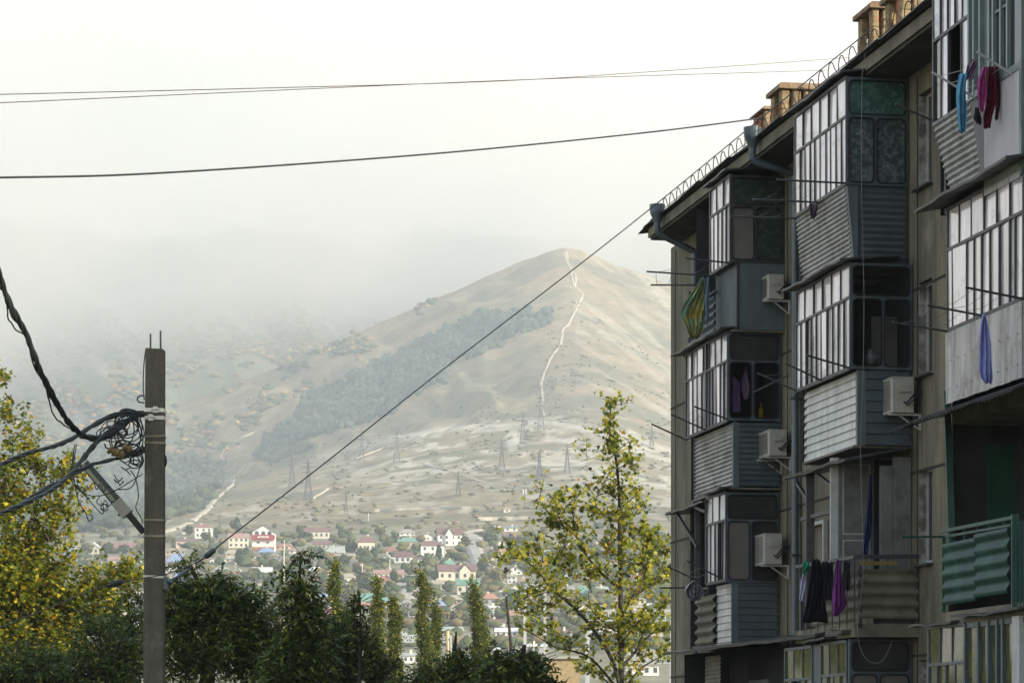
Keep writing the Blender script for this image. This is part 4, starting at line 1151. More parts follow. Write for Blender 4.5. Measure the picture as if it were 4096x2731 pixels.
o = cloth('scarf', [(2246, 3216, 3232), (2265, 3210, 3236), (2290, 3211, 3222), (2300, 3213, 3219)], 42.6, cloth_mat('emerald cotton', (.01, .30, .16)), 1, .02)
tag(o, 'emerald green scarf knotted at the left end of the washing rail', 'scarf')
o = cloth('towel', [(2296, 3210, 3222), (2350, 3202, 3220), (2404, 3194, 3216)], 42.6, cloth_mat('pale lavender cotton', (.42, .42, .58)), 1, .02)
tag(o, 'pale lavender towel hanging below the emerald scarf', 'towel')
YA = 49.7
o = cloth('curtain', [(1508, 2930, 2936), (1530, 2931, 2960), (1600, 2930, 2962), (1648, 2932, 2962)], YA + .05, cloth_mat('violet cotton', (.38, .24, .62)), 2, .02)
tag(o, 'violet cloth drying inside the far balcony side window', 'cloth')
o = cloth('blouse', [(1470, 2982, 2986), (1510, 2970, 2992), (1560, 2966, 2997), (1596, 2974, 2992)], YA + .08, cloth_mat('lilac floral cotton', (.50, .46, .66), (.38, .14, .36), 16), 2, .02)
tag(o, 'lilac floral blouse drying inside the far balcony side window', 'blouse')
o = cloth('curtain', [(1900, 3478, 3486), (1990, 3472, 3492), (2080, 3466, 3488), (2220, 3446, 3470)], 42.9, cloth_mat('dark blue cotton', (.03, .04, .13)), 1.5, .03)
tag(o, 'dark blue cloth hanging in the open doorway of the middle balcony', 'cloth')
# yellow bucket behind the window
def lathe(name, prof, c, mat, parent=None, n=16):
    m = MB(); 
    vs = []; fs = []
    for (r, z) in prof:
        for k in range(n): a = 2*PI*k/n; vs.append((c[0] + r*math.cos(a), c[1] + r*math.sin(a), c[2] + z))
    for i in range(len(prof)-1):
        for k in range(n): fs.append((i*n+k, i*n+(k+1)%n, (i+1)*n+(k+1)%n, (i+1)*n+k))
    fs.append(tuple(range(n-1,-1,-1))); fs.append(tuple((len(prof)-1)*n+k for k in range(n)))
    m.add(vs, fs); return m.build(name, mat, parent, smooth=True)
c = at(3044, 1672, YA + .1)
o = lathe('bottle', [(.03, 0), (.04, .01), (.042, .14), (.03, .17), (.012, .19), (.012, .28)], c, cloth_mat('mustard plastic', (.45, .26, .02)))
tag(o, 'mustard yellow bottle standing inside the far balcony side window', 'bottle')
# plastic bag of pegs hung on the lowest far rack
def blob(name, c, rad, mat, amp=.2, n=3, seed=1):
    import bmesh
    bm = bmesh.new(); bmesh.ops.create_icosphere(bm, subdivisions=n, radius=1)
    for v in bm.verts:
        p = v.co.copy(); k = 1 + amp * (float(fbm(p.x*2.2+seed, p.y*2.2+p.z*2.7+seed, 3, seed)) - .5) * 2
        v.co = Vector((c[0] + p.x*rad[0]*k, c[1] + p.y*rad[1]*k, c[2] + p.z*rad[2]*k))
    m = MB(); m.add([v.co for v in bm.verts], [tuple(v.index for v in f.verts) for f in bm.faces]); bm.free()
    return m.build(name, mat, None, smooth=True)
o = cloth('bag', [(2322, 2770, 2786), (2338, 2752, 2800), (2356, 2740, 2812), (2376, 2742, 2814), (2392, 2752, 2806), (2402, 2768, 2794)], 50.2, M('thin blue-grey plastic bag', (.13, .16, .21), (.24, .20, .20), scale=9, rough=.3), 3.3, .05)
tag(o, 'blue-grey plastic bag hanging from the rack of the lowest far glazed balcony', 'bag')
o = blob('plastic_bag', at(3484, 1432, 42.6), (.09, .08, .13), M('clear plastic bag', (.20, .22, .23), (.08, .09, .09), scale=9, rough=.25), .4, seed=5)
tag(o, 'crumpled clear plastic bag inside the dark window of the middle balcony', 'bag')

# ================= concrete pole with its fittings =================
mt_pole = M('stained grey concrete pole', (.125, .115, .088), (.085, .08, .06), scale=3, rough=.95, bump=1.0, bscale=38, c3=(.18, .17, .13), s3=2.3, streak=(.07, .064, .048))
mt_band = M('bare steel band', (.62, .62, .56), (.4, .4, .36), scale=6, rough=.35, metal=.5)
mt_bandy = M('dull yellowed steel band', (.32, .29, .20), (.2, .18, .12), scale=6, rough=.5, metal=.4)
mt_cable = M('black cable sheath', (.018, .024, .024), (.03, .036, .034), scale=4, rough=.45)
YP = 36.0
pole = empty('utility_pole', at(614, 2731, YP)[:2] + (0,)); tag(pole, 'square tapering concrete utility pole with two steel rods on top', 'utility pole')
def px_x(px, Y=YP): return (px - CX) * Y / F
def pz(py, Y=YP): return ZC + (HZ - py) * Y / F
m = MB(); zt = pz(1390)
a0, a1 = px_x(581), px_x(654); b0, b1 = px_x(572), px_x(652)
zlo = pz(2731)
def polex(z): t = (z - zlo) / (zt - zlo); return (b0 + (a0 - b0) * t, b1 + (a1 - b1) * t)
l0, r0 = polex(0.0)
m.hexa([(l0, YP, 0), (r0, YP, 0), (r0, YP + .26, 0), (l0, YP + .26, 0), (a0, YP, zt), (a1, YP, zt - .015), (a1, YP + .22, zt - .015), (a0, YP + .22, zt)])
m.build('shaft', mt_pole, pole, bevel=.012)
m = MB(); m.tube([(px_x(594), YP + .1, zt - .1), (px_x(598), YP + .1, zt + .0), (px_x(598), YP + .1, pz(1330))], .012, 6); m.tube([(px_x(639), YP + .1, zt - .1), (px_x(638), YP + .1, pz(1318))], .012, 6); m.build('reinforcing_rod', mt_steel, pole)
for (p0, th, mt, tilt) in ((1638, .05, mt_band, 2), (1669, .045, mt_band, 1), (1745, .022, mt_bandy, -3), (1768, .028, mt_bandy, 3), (2077, .022, mt_bandy, 2), (2142, .022, mt_bandy, 1), (2303, .03, mt_band, 4)):
    z = pz(p0); l, r_ = polex(z); m = MB(); e = .006
    m.hexa([(l-e, YP-e, z-th/2), (r_+e, YP-e, z-th/2 - tilt*.003), (r_+e, YP+.26, z-th/2 - tilt*.003), (l-e, YP+.26, z-th/2), (l-e, YP-e, z+th/2), (r_+e, YP-e, z+th/2 - tilt*.003), (r_+e, YP+.26, z+th/2 - tilt*.003), (l-e, YP+.26, z+th/2)])
    if mt is mt_band and p0 < 2000:
        xx = px_x(622 if p0 == 1638 else 604); m.box((xx - .03, YP - .02, z - .04), (xx + .03, YP - e, z + .04)); m.tube([(xx - .05, YP - .015, z), (xx + .05, YP - .015, z)], .012, 6)
    m.build('band', mt, pole)
m = MB(); m.tube([at(p[0], p[1], YP + .1) for p in ((582, 1400), (576, 1450), (573, 1500), (573, 1560), (577, 1600))], .008, 5)
m.tube([at(p[0], p[1], YP + .1) for p in ((578, 1582), (560, 1582), (550, 1590), (549, 1600), (556, 1608), (578, 1610))], .011, 5)
m.tube([at(p[0], p[1], YP + .15) for p in ((654, 1765), (656, 1775), (652, 1785))], .02, 5)
m.tube([at(p[0], p[1], YP + .15) for p in ((652, 1812), (662, 1825), (665, 1845), (662, 1862), (652, 1866))], .012, 5)
m.build('earth_wire', mt_cable, pole)
m = MB(); m.box(at(650, 2355, YP + .02), at(672, 2308, YP + .16)); m.tube([at(668, 2325, YP+.1), at(690, 2328, YP+.1)], .03, 8); m.build('anchor_bracket', mt_pipe, pole)
m = MB(); m.tube([at(652, 1650, YP + .1), at(575, 1655, YP + .1), at(545, 1668, YP), at(528, 1672, YP)], .022, 6); m.tube([at(578, 1795, YP+.1), at(545, 1815, YP)], .045, 8); m.build('hook', mt_pipe, pole)
# street lamp on its raking arm
lamp = empty('street_lamp', at(575, 2125, YP + .1)); tag(lamp, 'long grey street lamp raking up to the left from the concrete pole', 'street lamp')
m = MB(); m.bar(at(574, 2128, YP + .1), at(512, 2052, YP), .055, .07); m.build('arm', mt_cable, lamp)
def oriented_box(mb, a, b, w0, w1, h):
    a = Vector(a); b = Vector(b); d = (b - a).normalized(); y = Vector((0, 1, 0)); n = d.cross(y).normalized()
    r = []
    for c_, w in ((a, w0), (b, w1)):
        for sx, sy in ((-1,-1),(1,-1),(1,1),(-1,1)): r.append(c_ + n * (sx * w / 2) + y * (sy * h / 2))
    mb.add(r, [(0,3,2,1),(4,5,6,7),(0,1,5,4),(1,2,6,5),(2,3,7,6),(3,0,4,7)], raw=True)
m = MB(); oriented_box(m, at(512, 2058, YP), at(466, 2004, YP - .05), .16, .15, .13); m.build('ballast_box', M('grey lamp casing', (.40, .41, .36), (.32, .33, .29), scale=3, rough=.5), lamp, bevel=.01)
m = MB(); oriented_box(m, at(468, 2006, YP - .02), at(338, 1852, YP - .3), .14, .12, .10); m.build('reflector_housing', M('aluminium lamp housing', (.20, .23, .23), (.13, .15, .15), scale=3, rough=.4, metal=.3), lamp, bevel=.01)
m = MB(); oriented_box(m, at(455, 2002, YP - .09), at(330, 1856, YP - .37), .045, .04, .03); m.build('lamp_glass', M('milky lamp cover', (.55, .54, .42), (.4, .4, .32), rough=.3), lamp)
m = MB(); m.tube([at(347, 1872, YP - .3), at(318, 1866, YP - .33)], .04, 8); m.tube([at(478, 2052, YP - .05), at(472, 2062, YP - .05)], .014, 5); m.build('end_cap', mt_cable, lamp)

# ---- overhead lines
def smooth_pts(P, n=8):
    out = []
    for i in range(len(P) - 1):
        p0 = P[max(i-1, 0)]; p1 = P[i]; p2 = P[i+1]; p3 = P[min(i+2, len(P)-1)]
        for k in range(n):
            t = k / n
            out.append(tuple(.5 * ((2*b_) + (-a + c_) * t + (2*a - 5*b_ + 4*c_ - d_) * t*t + (-a + 3*b_ - 3*c_ + d_) * t**3) for a, b_, c_, d_ in zip(p0, p1, p2, p3)))
    out.append(P[-1]); return out
def wire(name, pts, r, label, cat='cable', n=10, mat=None, group=None):
    """pts: (px, py, Y)"""
    m = MB(); m.tube(smooth_pts([at(*p) for p in pts], n), r, 6); o = m.build(name, mat or mt_cable, None); tag(o, label, cat, group); return o
DSP = 4096 / 2352
def D(x, y, Y): return (x * DSP, y * DSP, Y)
wire('cable', [D(-40, 410, 30), D(0, 408, 30.5), D(300, 401, 33), D(700, 376, 37), D(1100, 344, 42), D(1500, 303, 47.5), D(1745, 272, 50.5)], .014, 'single black cable crossing the sky to the second roof funnel')
wire('cable', [D(-30, 218, 34), D(600, 203, 38), D(1140, 187, 44), D(1500, 165, 50), D(1950, 133, 62)], .006, 'thin overhead wire, the one ending higher at the roof', mat=mt_rust)
wire('cable', [D(-30, 238, 33), D(500, 214, 38), D(1140, 186, 44.5), D(1500, 174, 50), D(1900, 162, 61)], .006, 'thin overhead wire, the one lower at both ends', mat=mt_rust)
wire('guy_cable', [D(490, 1262, 37.5), D(760, 1052, 42), D(1000, 862, 46), D(1300, 632, 49.5), D(1518, 460, 51.6), D(1760, 262, 48), D(2000, 68, 43.2)], .010, 'long diagonal black cable rising from the trees to the roof railing')
ins = empty('strain_insulator', at(*D(478, 1270, 37.3))); tag(ins, 'black cylindrical strain insulator on the diagonal cable above the dark trees', 'insulator', 'strain insulators')
def insul(root, a, b, r):
    A = Vector(a); Bv = Vector(b); m = MB()
    pr = [(0, .3), (.05, .8), (.15, 1), (.85, 1), (.95, .8), (1, .3)]
    m.tube([A + (Bv - A) * t for t, k in pr], [r * k for t, k in pr], 10); m.build('body', mt_cable, root, smooth=True)
    m = MB(); d = (Bv - A)
    m.tube([A - d * .25, A], .012, 6); m.build('eyelet', mt_tin, root); m = MB(); m.tube([Bv, Bv + d * .25], .012, 6); m.build('eyelet', mt_tin, root)
insul(ins, at(*D(472, 1278, 37.2)), at(*D(492, 1262, 37.5)), .042)
ins2 = empty('strain_insulator', at(*D(265, 1340, 35.4))); tag(ins2, 'black cylindrical strain insulator left of the pole among yellow leaves', 'insulator', 'strain insulators')
insul(ins2, at(*D(254, 1342, 35.3)), at(*D(278, 1336, 35.5)), .045)
wire('stay_wire', [D(472, 1278, 37.2), D(440, 1296, 36.6), D(380, 1318, 35.8), D(330, 1327, 35.6), D(280, 1337, 35.5)], .007, 'stay wire running from the diagonal cable insulator past the pole')
wire('stay_wire', [D(470, 1281, 37.2), D(448, 1296, 36.9), D(432, 1308, 36.7)], .006, 'short wire pair from the insulator to the turnbuckle')
wire('turnbuckle', [D(432, 1308, 36.7), D(402, 1328, 36.4), D(390, 1332, 36.3)], .022, 'grey turnbuckle rod holding the wire to the pole bracket', 'turnbuckle', mat=mt_pipe)
wire('cable', [D(254, 1342, 35.3), D(220, 1352, 35), D(120, 1392, 34), D(-20, 1450, 33)], .007, 'thin cable leaving the left insulator through the yellow leaves')

def twisted(name, P, r, strands, turn, label, seed=1, loops=True, spread=1.0):
    """a bundle of cables wound round each other along P (world points)"""
    rr = random.Random(seed); P = smooth_pts(P, 24); m = MB()
    L_ = [0]
    for a, b_ in zip(P[:-1], P[1:]): L_.append(L_[-1] + (Vector(b_) - Vector(a)).length)
    for s in range(strands):
        pts = []; ph = 2 * PI * s / strands
        for i, p in enumerate(P):
            d = (Vector(P[min(i+1, len(P)-1)]) - Vector(P[max(i-1, 0)])).normalized()
            x = d.cross(Vector((0, 1, 0))).normalized(); y = d.cross(x)
            a = ph + L_[i] * turn; rad = r * spread * (1.1 + .8 * math.sin(L_[i] * 7 + s * 2) * math.sin(L_[i] * 2.3 + s))
            pts.append(Vector(p) + x * (math.cos(a) * rad) + y * (math.sin(a) * rad))
        m.tube(pts, r * (1.0 if s else 1.25), 6)
    if loops:      # slack strands that sag out of the bundle
        for i0, i1, sag in ((.06, .16, .07), (.18, .30, .10), (.32, .42, .06), (.42, .60, .13), (.60, .68, .06), (.70, .86, .16), (.86, .94, .06)):
            a = P[int(i0 * (len(P)-1))]; c_ = P[int(i1 * (len(P)-1))]; pts = []
            for k in range(13):
                t = k / 12; p = Vector(a).lerp(Vector(c_), t)
                p += Vector((-.75, 0, -.65)) * sag * math.sin(PI * t) * rr.uniform(.9, 1.1); pts.append(p)
            m.tube(pts, r * .55, 5)
    o = m.build(name, mt_cable, None, smooth=True); tag(o, label, 'cable bundle'); return o
twisted('cable_bundle', [at(*D(x, y, Y)) for x, y, Y in ((-30, 560, 32), (0, 632, 32.3), (22, 700, 32.6), (60, 770, 33), (100, 868, 33.6), (140, 945, 34.2), (180, 992, 34.8), (215, 1006, 35.2), (255, 1000, 35.5), (300, 962, 35.8), (330, 950, 36))], .018, 4, 9, 'thick twisted cable bundle with slack loops sweeping down from upper left to the pole')
twisted('cable_bundle', [at(*D(x, y, Y)) for x, y, Y in ((-40, 1090, 32), (0, 1068, 32.5), (60, 1042, 33.2), (150, 1015, 34.5), (235, 965, 35.3), (290, 948, 35.7), (330, 948, 36))], .014, 4, 5, 'twisted cable pair running left from the top hook of the pole', 2, False)
twisted('cable_bundle', [at(*D(x, y, Y)) for x, y, Y in ((-40, 1200, 31.5), (0, 1180, 32), (90, 1140, 33), (150, 1100, 34), (210, 1030, 35), (250, 990, 35.5), (320, 952, 36))], .014, 4, 5, 'twisted cables running down left below the lamp head', 3, False)
twisted('cable_bundle', [at(*D(x, y, Y)) for x, y, Y in ((-40, 1195, 32.5), (20, 1172, 33), (110, 1120, 34), (200, 1072, 34.8), (280, 1050, 35.5), (328, 1035, 36))], .012, 3, 4, 'lowest twisted cables passing behind the lamp to the pole', 4, False)
# the tangle of loops beside the pole
m = MB(); rr = random.Random(11)
def loop(cx, cy, rx, ry, Y, r=.009, a0=0, a1=2*PI, n=26, wob=.06):
    pts = []
    for k in range(n + 1):
        a = a0 + (a1 - a0) * k / n
        pts.append(at(*D(cx + rx * math.cos(a) * (1 + wob * math.sin(3*a)), cy + ry * math.sin(a) * (1 + wob * math.cos(2*a)), Y + .1 * math.sin(a))))
    m.tube(pts, r, 5)
for i in range(9): loop(296 + rr.uniform(-10, 12), 985 + rr.uniform(-14, 18), rr.uniform(18, 36), rr.uniform(28, 46), 35.7 + rr.uniform(-.15, .15), .008)
for i in range(5): loop(262 + rr.uniform(-14, 14), 980 + rr.uniform(-10, 14), rr.uniform(22, 40), rr.uniform(12, 26), 35.5, .007)
for i in range(5): loop(290 + rr.uniform(-20, 12), 1032 + rr.uniform(-8, 10), rr.uniform(14, 30), rr.uniform(8, 18), 35.6, .009)
for i in range(4): loop(312 + rr.uniform(-6, 6), 1060 + rr.uniform(-8, 8), rr.uniform(9, 18), rr.uniform(9, 18), 35.8, .008)
for p in (((286, 1046), (300, 1054), (288, 1062), (276, 1056), (290, 1066), (300, 1072), (288, 1078), (278, 1072), (292, 1082), (300, 1090)),
          ((262, 1090), (272, 1104), (282, 1096), (270, 1108), (262, 1100), (276, 1112), (284, 1104), (274, 1116)),
          ((172, 960 + 60), (166, 1060), (164, 1100), (176, 1120), (200, 1136), (230, 1138), (262, 1128), (300, 1105), (328, 1088)),
          ((176, 1020), (168, 1070), (172, 1110), (190, 1130), (215, 1160), (235, 1180), (238, 1165), (232, 1152)),
          ((230, 1138), (222, 1152), (234, 1160), (242, 1148), (250, 1162), (258, 1150)),
          ((205, 1120), (215, 1108), (222, 1124), (230, 1112), (238, 1128), (246, 1116), (256, 1126)),
          ((256, 1130), (270, 1124), (300, 1120), (316, 1090), (326, 1050), (328, 1020)),
          ((300, 1080), (312, 1100), (318, 1140), (312, 1165), (322, 1185), (328, 1200)),
          ((170, 1100), (180, 1150), (196, 1176), (204, 1196), (214, 1188), (206, 1180))):
    m.tube(smooth_pts([at(*D(x, y, 35.6)) for x, y in p], 6), .007, 5)
loop(240, 1165, 8, 8, 35.6, .007); loop(238, 1163, 6, 7, 35.6, .006)
o = m.build('cable_tangle', mt_cable, None, smooth=True); tag(o, 'tangle of coiled black cables hanging at the left side of the concrete pole', 'cable tangle')
for i, (x, y, lab) in enumerate(((258, 1035, 'yellow-brown porcelain insulator hanging leftmost in the cable tangle'), (276, 1042, 'yellow-brown porcelain insulator hanging lowest in the cable tangle'), (292, 1028, 'yellow-brown porcelain insulator nearest the pole in the cable tangle'))):
    r_ = empty('porcelain_insulator', at(*D(x, y, 35.4))); tag(r_, lab, 'insulator', 'porcelain insulators in the cable tangle')
    mm = MB(); A = Vector(at(*D(x - 9, y - 5, 35.4))); Bv = Vector(at(*D(x + 9, y + 6, 35.4)))
    mm.tube([A, A.lerp(Bv, .1), A.lerp(Bv, .35), A.lerp(Bv, .42), A.lerp(Bv, .6), A.lerp(Bv, .68), Bv], [.02, .055, .06, .035, .035, .062, .045], 12)
    mm.build('body', M('yellow-brown porcelain', (.22, .17, .06), rough=.35), r_, smooth=True)
    mm = MB(); mm.tube([A + Vector((-.05, 0, .06)), A + Vector((-.03, 0, .01)), A], .012, 5); mm.build('pin', mt_rust, r_)
# ================================================================== trees
mt_leaf = leaf_mat('autumn leaves', .5)
mt_leafd = leaf_mat('dark leaves', .35, rough=.45, spec=.3, yellow=(1.0, 1.05, .5))
mt_bark = M('grey-brown bark', (.13, .11, .075), (.07, .06, .04), scale=8, rough=.95)
mt_barkd = M('dark bark', (.05, .045, .035), (.03, .027, .02), scale=8, rough=.95)
TPL = {
 'plane': np.array([(0,-.5),(.12,-.2),(.5,-.12),(.28,.06),(.34,.38),(.10,.26),(0,.55),(-.10,.26),(-.34,.38),(-.28,.06),(-.5,-.12),(-.12,-.2)]),
 'lance': np.array([(0,-.5),(.17,-.15),(.13,.2),(0,.55),(-.13,.2),(-.17,-.15)]),
 'oval': np.array([(0,-.5),(.32,0),(0,.5),(-.32,0)]),
}
def leaf_mesh(name, P, size, kind, cols, mat, parent, rg, droop=0.0, up=.5, tdir=None):
    T_ = TPL[kind]; k = len(T_); n = len(P)
    fold = np.zeros((k, 3)); fold[:, :2] = T_; fold[:, 2] = -.25 * np.abs(T_[:, 0])
    nrm = rg.normal(size=(n, 3)); nrm[:, 2] = np.abs(nrm[:, 2]) + up; nrm /= np.linalg.norm(nrm, axis=1)[:, None]
    t = rg.normal(size=(n, 3)); t[:, 2] -= droop
    if tdir is not None: t = tdir + rg.normal(size=(n, 3)) * .22
    t -= nrm * (t * nrm).sum(1)[:, None]; t /= np.linalg.norm(t, axis=1)[:, None]
    b = np.cross(t, nrm)
    sz = size * rg.uniform(.6, 1.25, n)
    V = P[:, None, :] + sz[:, None, None] * (fold[None, :, 0:1] * b[:, None, :] + fold[None, :, 1:2] * t[:, None, :] + fold[None, :, 2:3] * nrm[:, None, :])
    f = np.arange(n * k).reshape(n, k)
    o_ = np.array(ORG[parent.name])
    me = raw_mesh(name, V.reshape(-1, 3) - o_, f, mat, cols=np.repeat(cols, k, 0))
    return link(name, me, parent)

def pick(pal, wts, n, rg, jit=.25):
    pal = np.array(pal); c = pal[rg.choice(len(pal), n, p=np.array(wts) / sum(wts))]
    return np.clip(c * rg.uniform(1 - jit, 1 + jit, (n, 1)), 0, 1)

def blob_tree(label, cat, name, Y, blobs, nleaf, size, kind, pal, wts, mat, trunk, seed, bark=mt_barkd, group=None, twl=.26, dep=.8, droop=.6, per=9, edge=.25, ash=False, nbough=260):
    """blobs in photo display units (2352 wide): (cx, cy, rx, ry[, weight]) -> masses of leafy twigs in depth"""
    rg = np.random.default_rng(seed); k = DSP * Y / F
    bx = trunk[0]
    root = empty(name, (at(bx[0]*DSP, bx[1]*DSP, Y)[0], Y, float(hill_z(at(bx[0]*DSP, 0, Y)[0], Y)[0])))
    tag(root, label, cat, group)
    w = np.array([b[2] * b[3] * (b[4] if len(b) > 4 else 1) for b in blobs]); w = w / w.sum()
    ntw = nleaf // per; ib = rg.choice(len(blobs), ntw, p=w)
    B_ = np.array([b[:4] for b in blobs])[ib]
    d = rg.normal(size=(ntw, 3)); d /= np.linalg.norm(d, axis=1)[:, None]
    rr_ = rg.uniform(0, 1, ntw) ** (1 / 2.6); rr_ *= (1 + edge * (rg.uniform(0, 1, ntw) ** 3))
    # lumpy: push twigs into clumps
    cl = .72 + .5 * vnoise(d[:, 0] * 2.3 + ib * 7.1, d[:, 2] * 2.3 + d[:, 1] * 1.7, seed)
    off = d * (rr_ * cl)[:, None]
    cen = np.stack([(B_[:, 0] * DSP - CX) * Y / F, np.full(ntw, Y), ZC + (HZ - B_[:, 1] * DSP) * Y / F], 1)
    rad = np.stack([B_[:, 2] * k, (B_[:, 2] + B_[:, 3]) * .5 * k * dep, B_[:, 3] * k], 1)
    P0 = cen + off * rad
    dirv = off + rg.normal(size=(ntw, 3)) * .5; dirv[:, 2] += .25; dirv /= np.linalg.norm(dirv, axis=1)[:, None]
    L_ = twl * rg.uniform(.4, 1.1, ntw)
    tt = rg.uniform(0, 1, (ntw, per))
    LP = P0[:, None, :] + dirv[:, None, :] * (tt * L_[:, None])[..., None] + rg.normal(size=(ntw, per, 3)) * size * .55
    LP[..., 2] -= (tt ** 2) * droop * .25 * L_[:, None]
    TD = None
    if ash:      # leaflets in two ranks along an arching stalk
        tt = np.linspace(.12, 1, per)[None, :].repeat(ntw, 0)
        side = np.cross(dirv, rg.normal(size=(ntw, 3))); side /= np.linalg.norm(side, axis=1)[:, None]
        sg = np.where(np.arange(per) % 2, 1.0, -1.0); sg[-1] = 0
        arc = dirv[:, None, :] * (tt * L_[:, None])[..., None]; arc[..., 2] -= (tt ** 2) * droop * .42 * L_[:, None]
        TD = side[:, None, :] * sg[None, :, None] + dirv[:, None, :] * .55; TD[..., 2] -= .25 + droop * .35
        TD /= np.linalg.norm(TD, axis=2)[..., None]
        LP = P0[:, None, :] + arc + TD * size * .5; TD = TD.reshape(-1, 3)
    LP = LP.reshape(-1, 3)
    cols = pick(pal, wts, len(LP), rg); cols *= np.repeat(rg.uniform(.7, 1.25, (ntw, 1)), per, 0)
    leaf_mesh('crown', LP, size, kind, np.clip(cols, 0, 1), mat, root, rg, droop=droop, tdir=TD)
    m = MB()
    for t_ in [trunk] if not isinstance(trunk[0][0], (list, tuple)) else trunk:
        pts = [at(p[0]*DSP, p[1]*DSP, Y + (p[3] if len(p) > 3 else 0)) for p in t_]
        if len(pts) > 2: pts_s = smooth_pts(pts, 4)
        else: pts_s = pts
        rs = np.interp(np.linspace(0, 1, len(pts_s)), np.linspace(0, 1, len(t_)), [p[2] for p in t_])
        m.tube(pts_s, list(rs), 6)
    base = Vector(ORG[root.name])
    p0 = Vector(at(trunk[0][0]*DSP, trunk[0][1]*DSP, Y)); m.tube([base - Vector((0,0,.5)), p0], [trunk[0][2]*1.3, trunk[0][2]], 8)
    # visible twigs and boughs
    for j in range(0, min(ntw, 260)):
        q = P0[j]; c = cen[j]; mid = (q * .55 + c * .45); mid[2] -= .1
        m.tube([tuple(c * .75 + q * .25 - np.array([0, 0, rad[j, 2] * .45])), tuple(mid), tuple(q), tuple(q + dirv[j] * L_[j])], [.022, .014, .008, .004], 4, caps=False)
    m.build('trunk', bark, root)
    return root

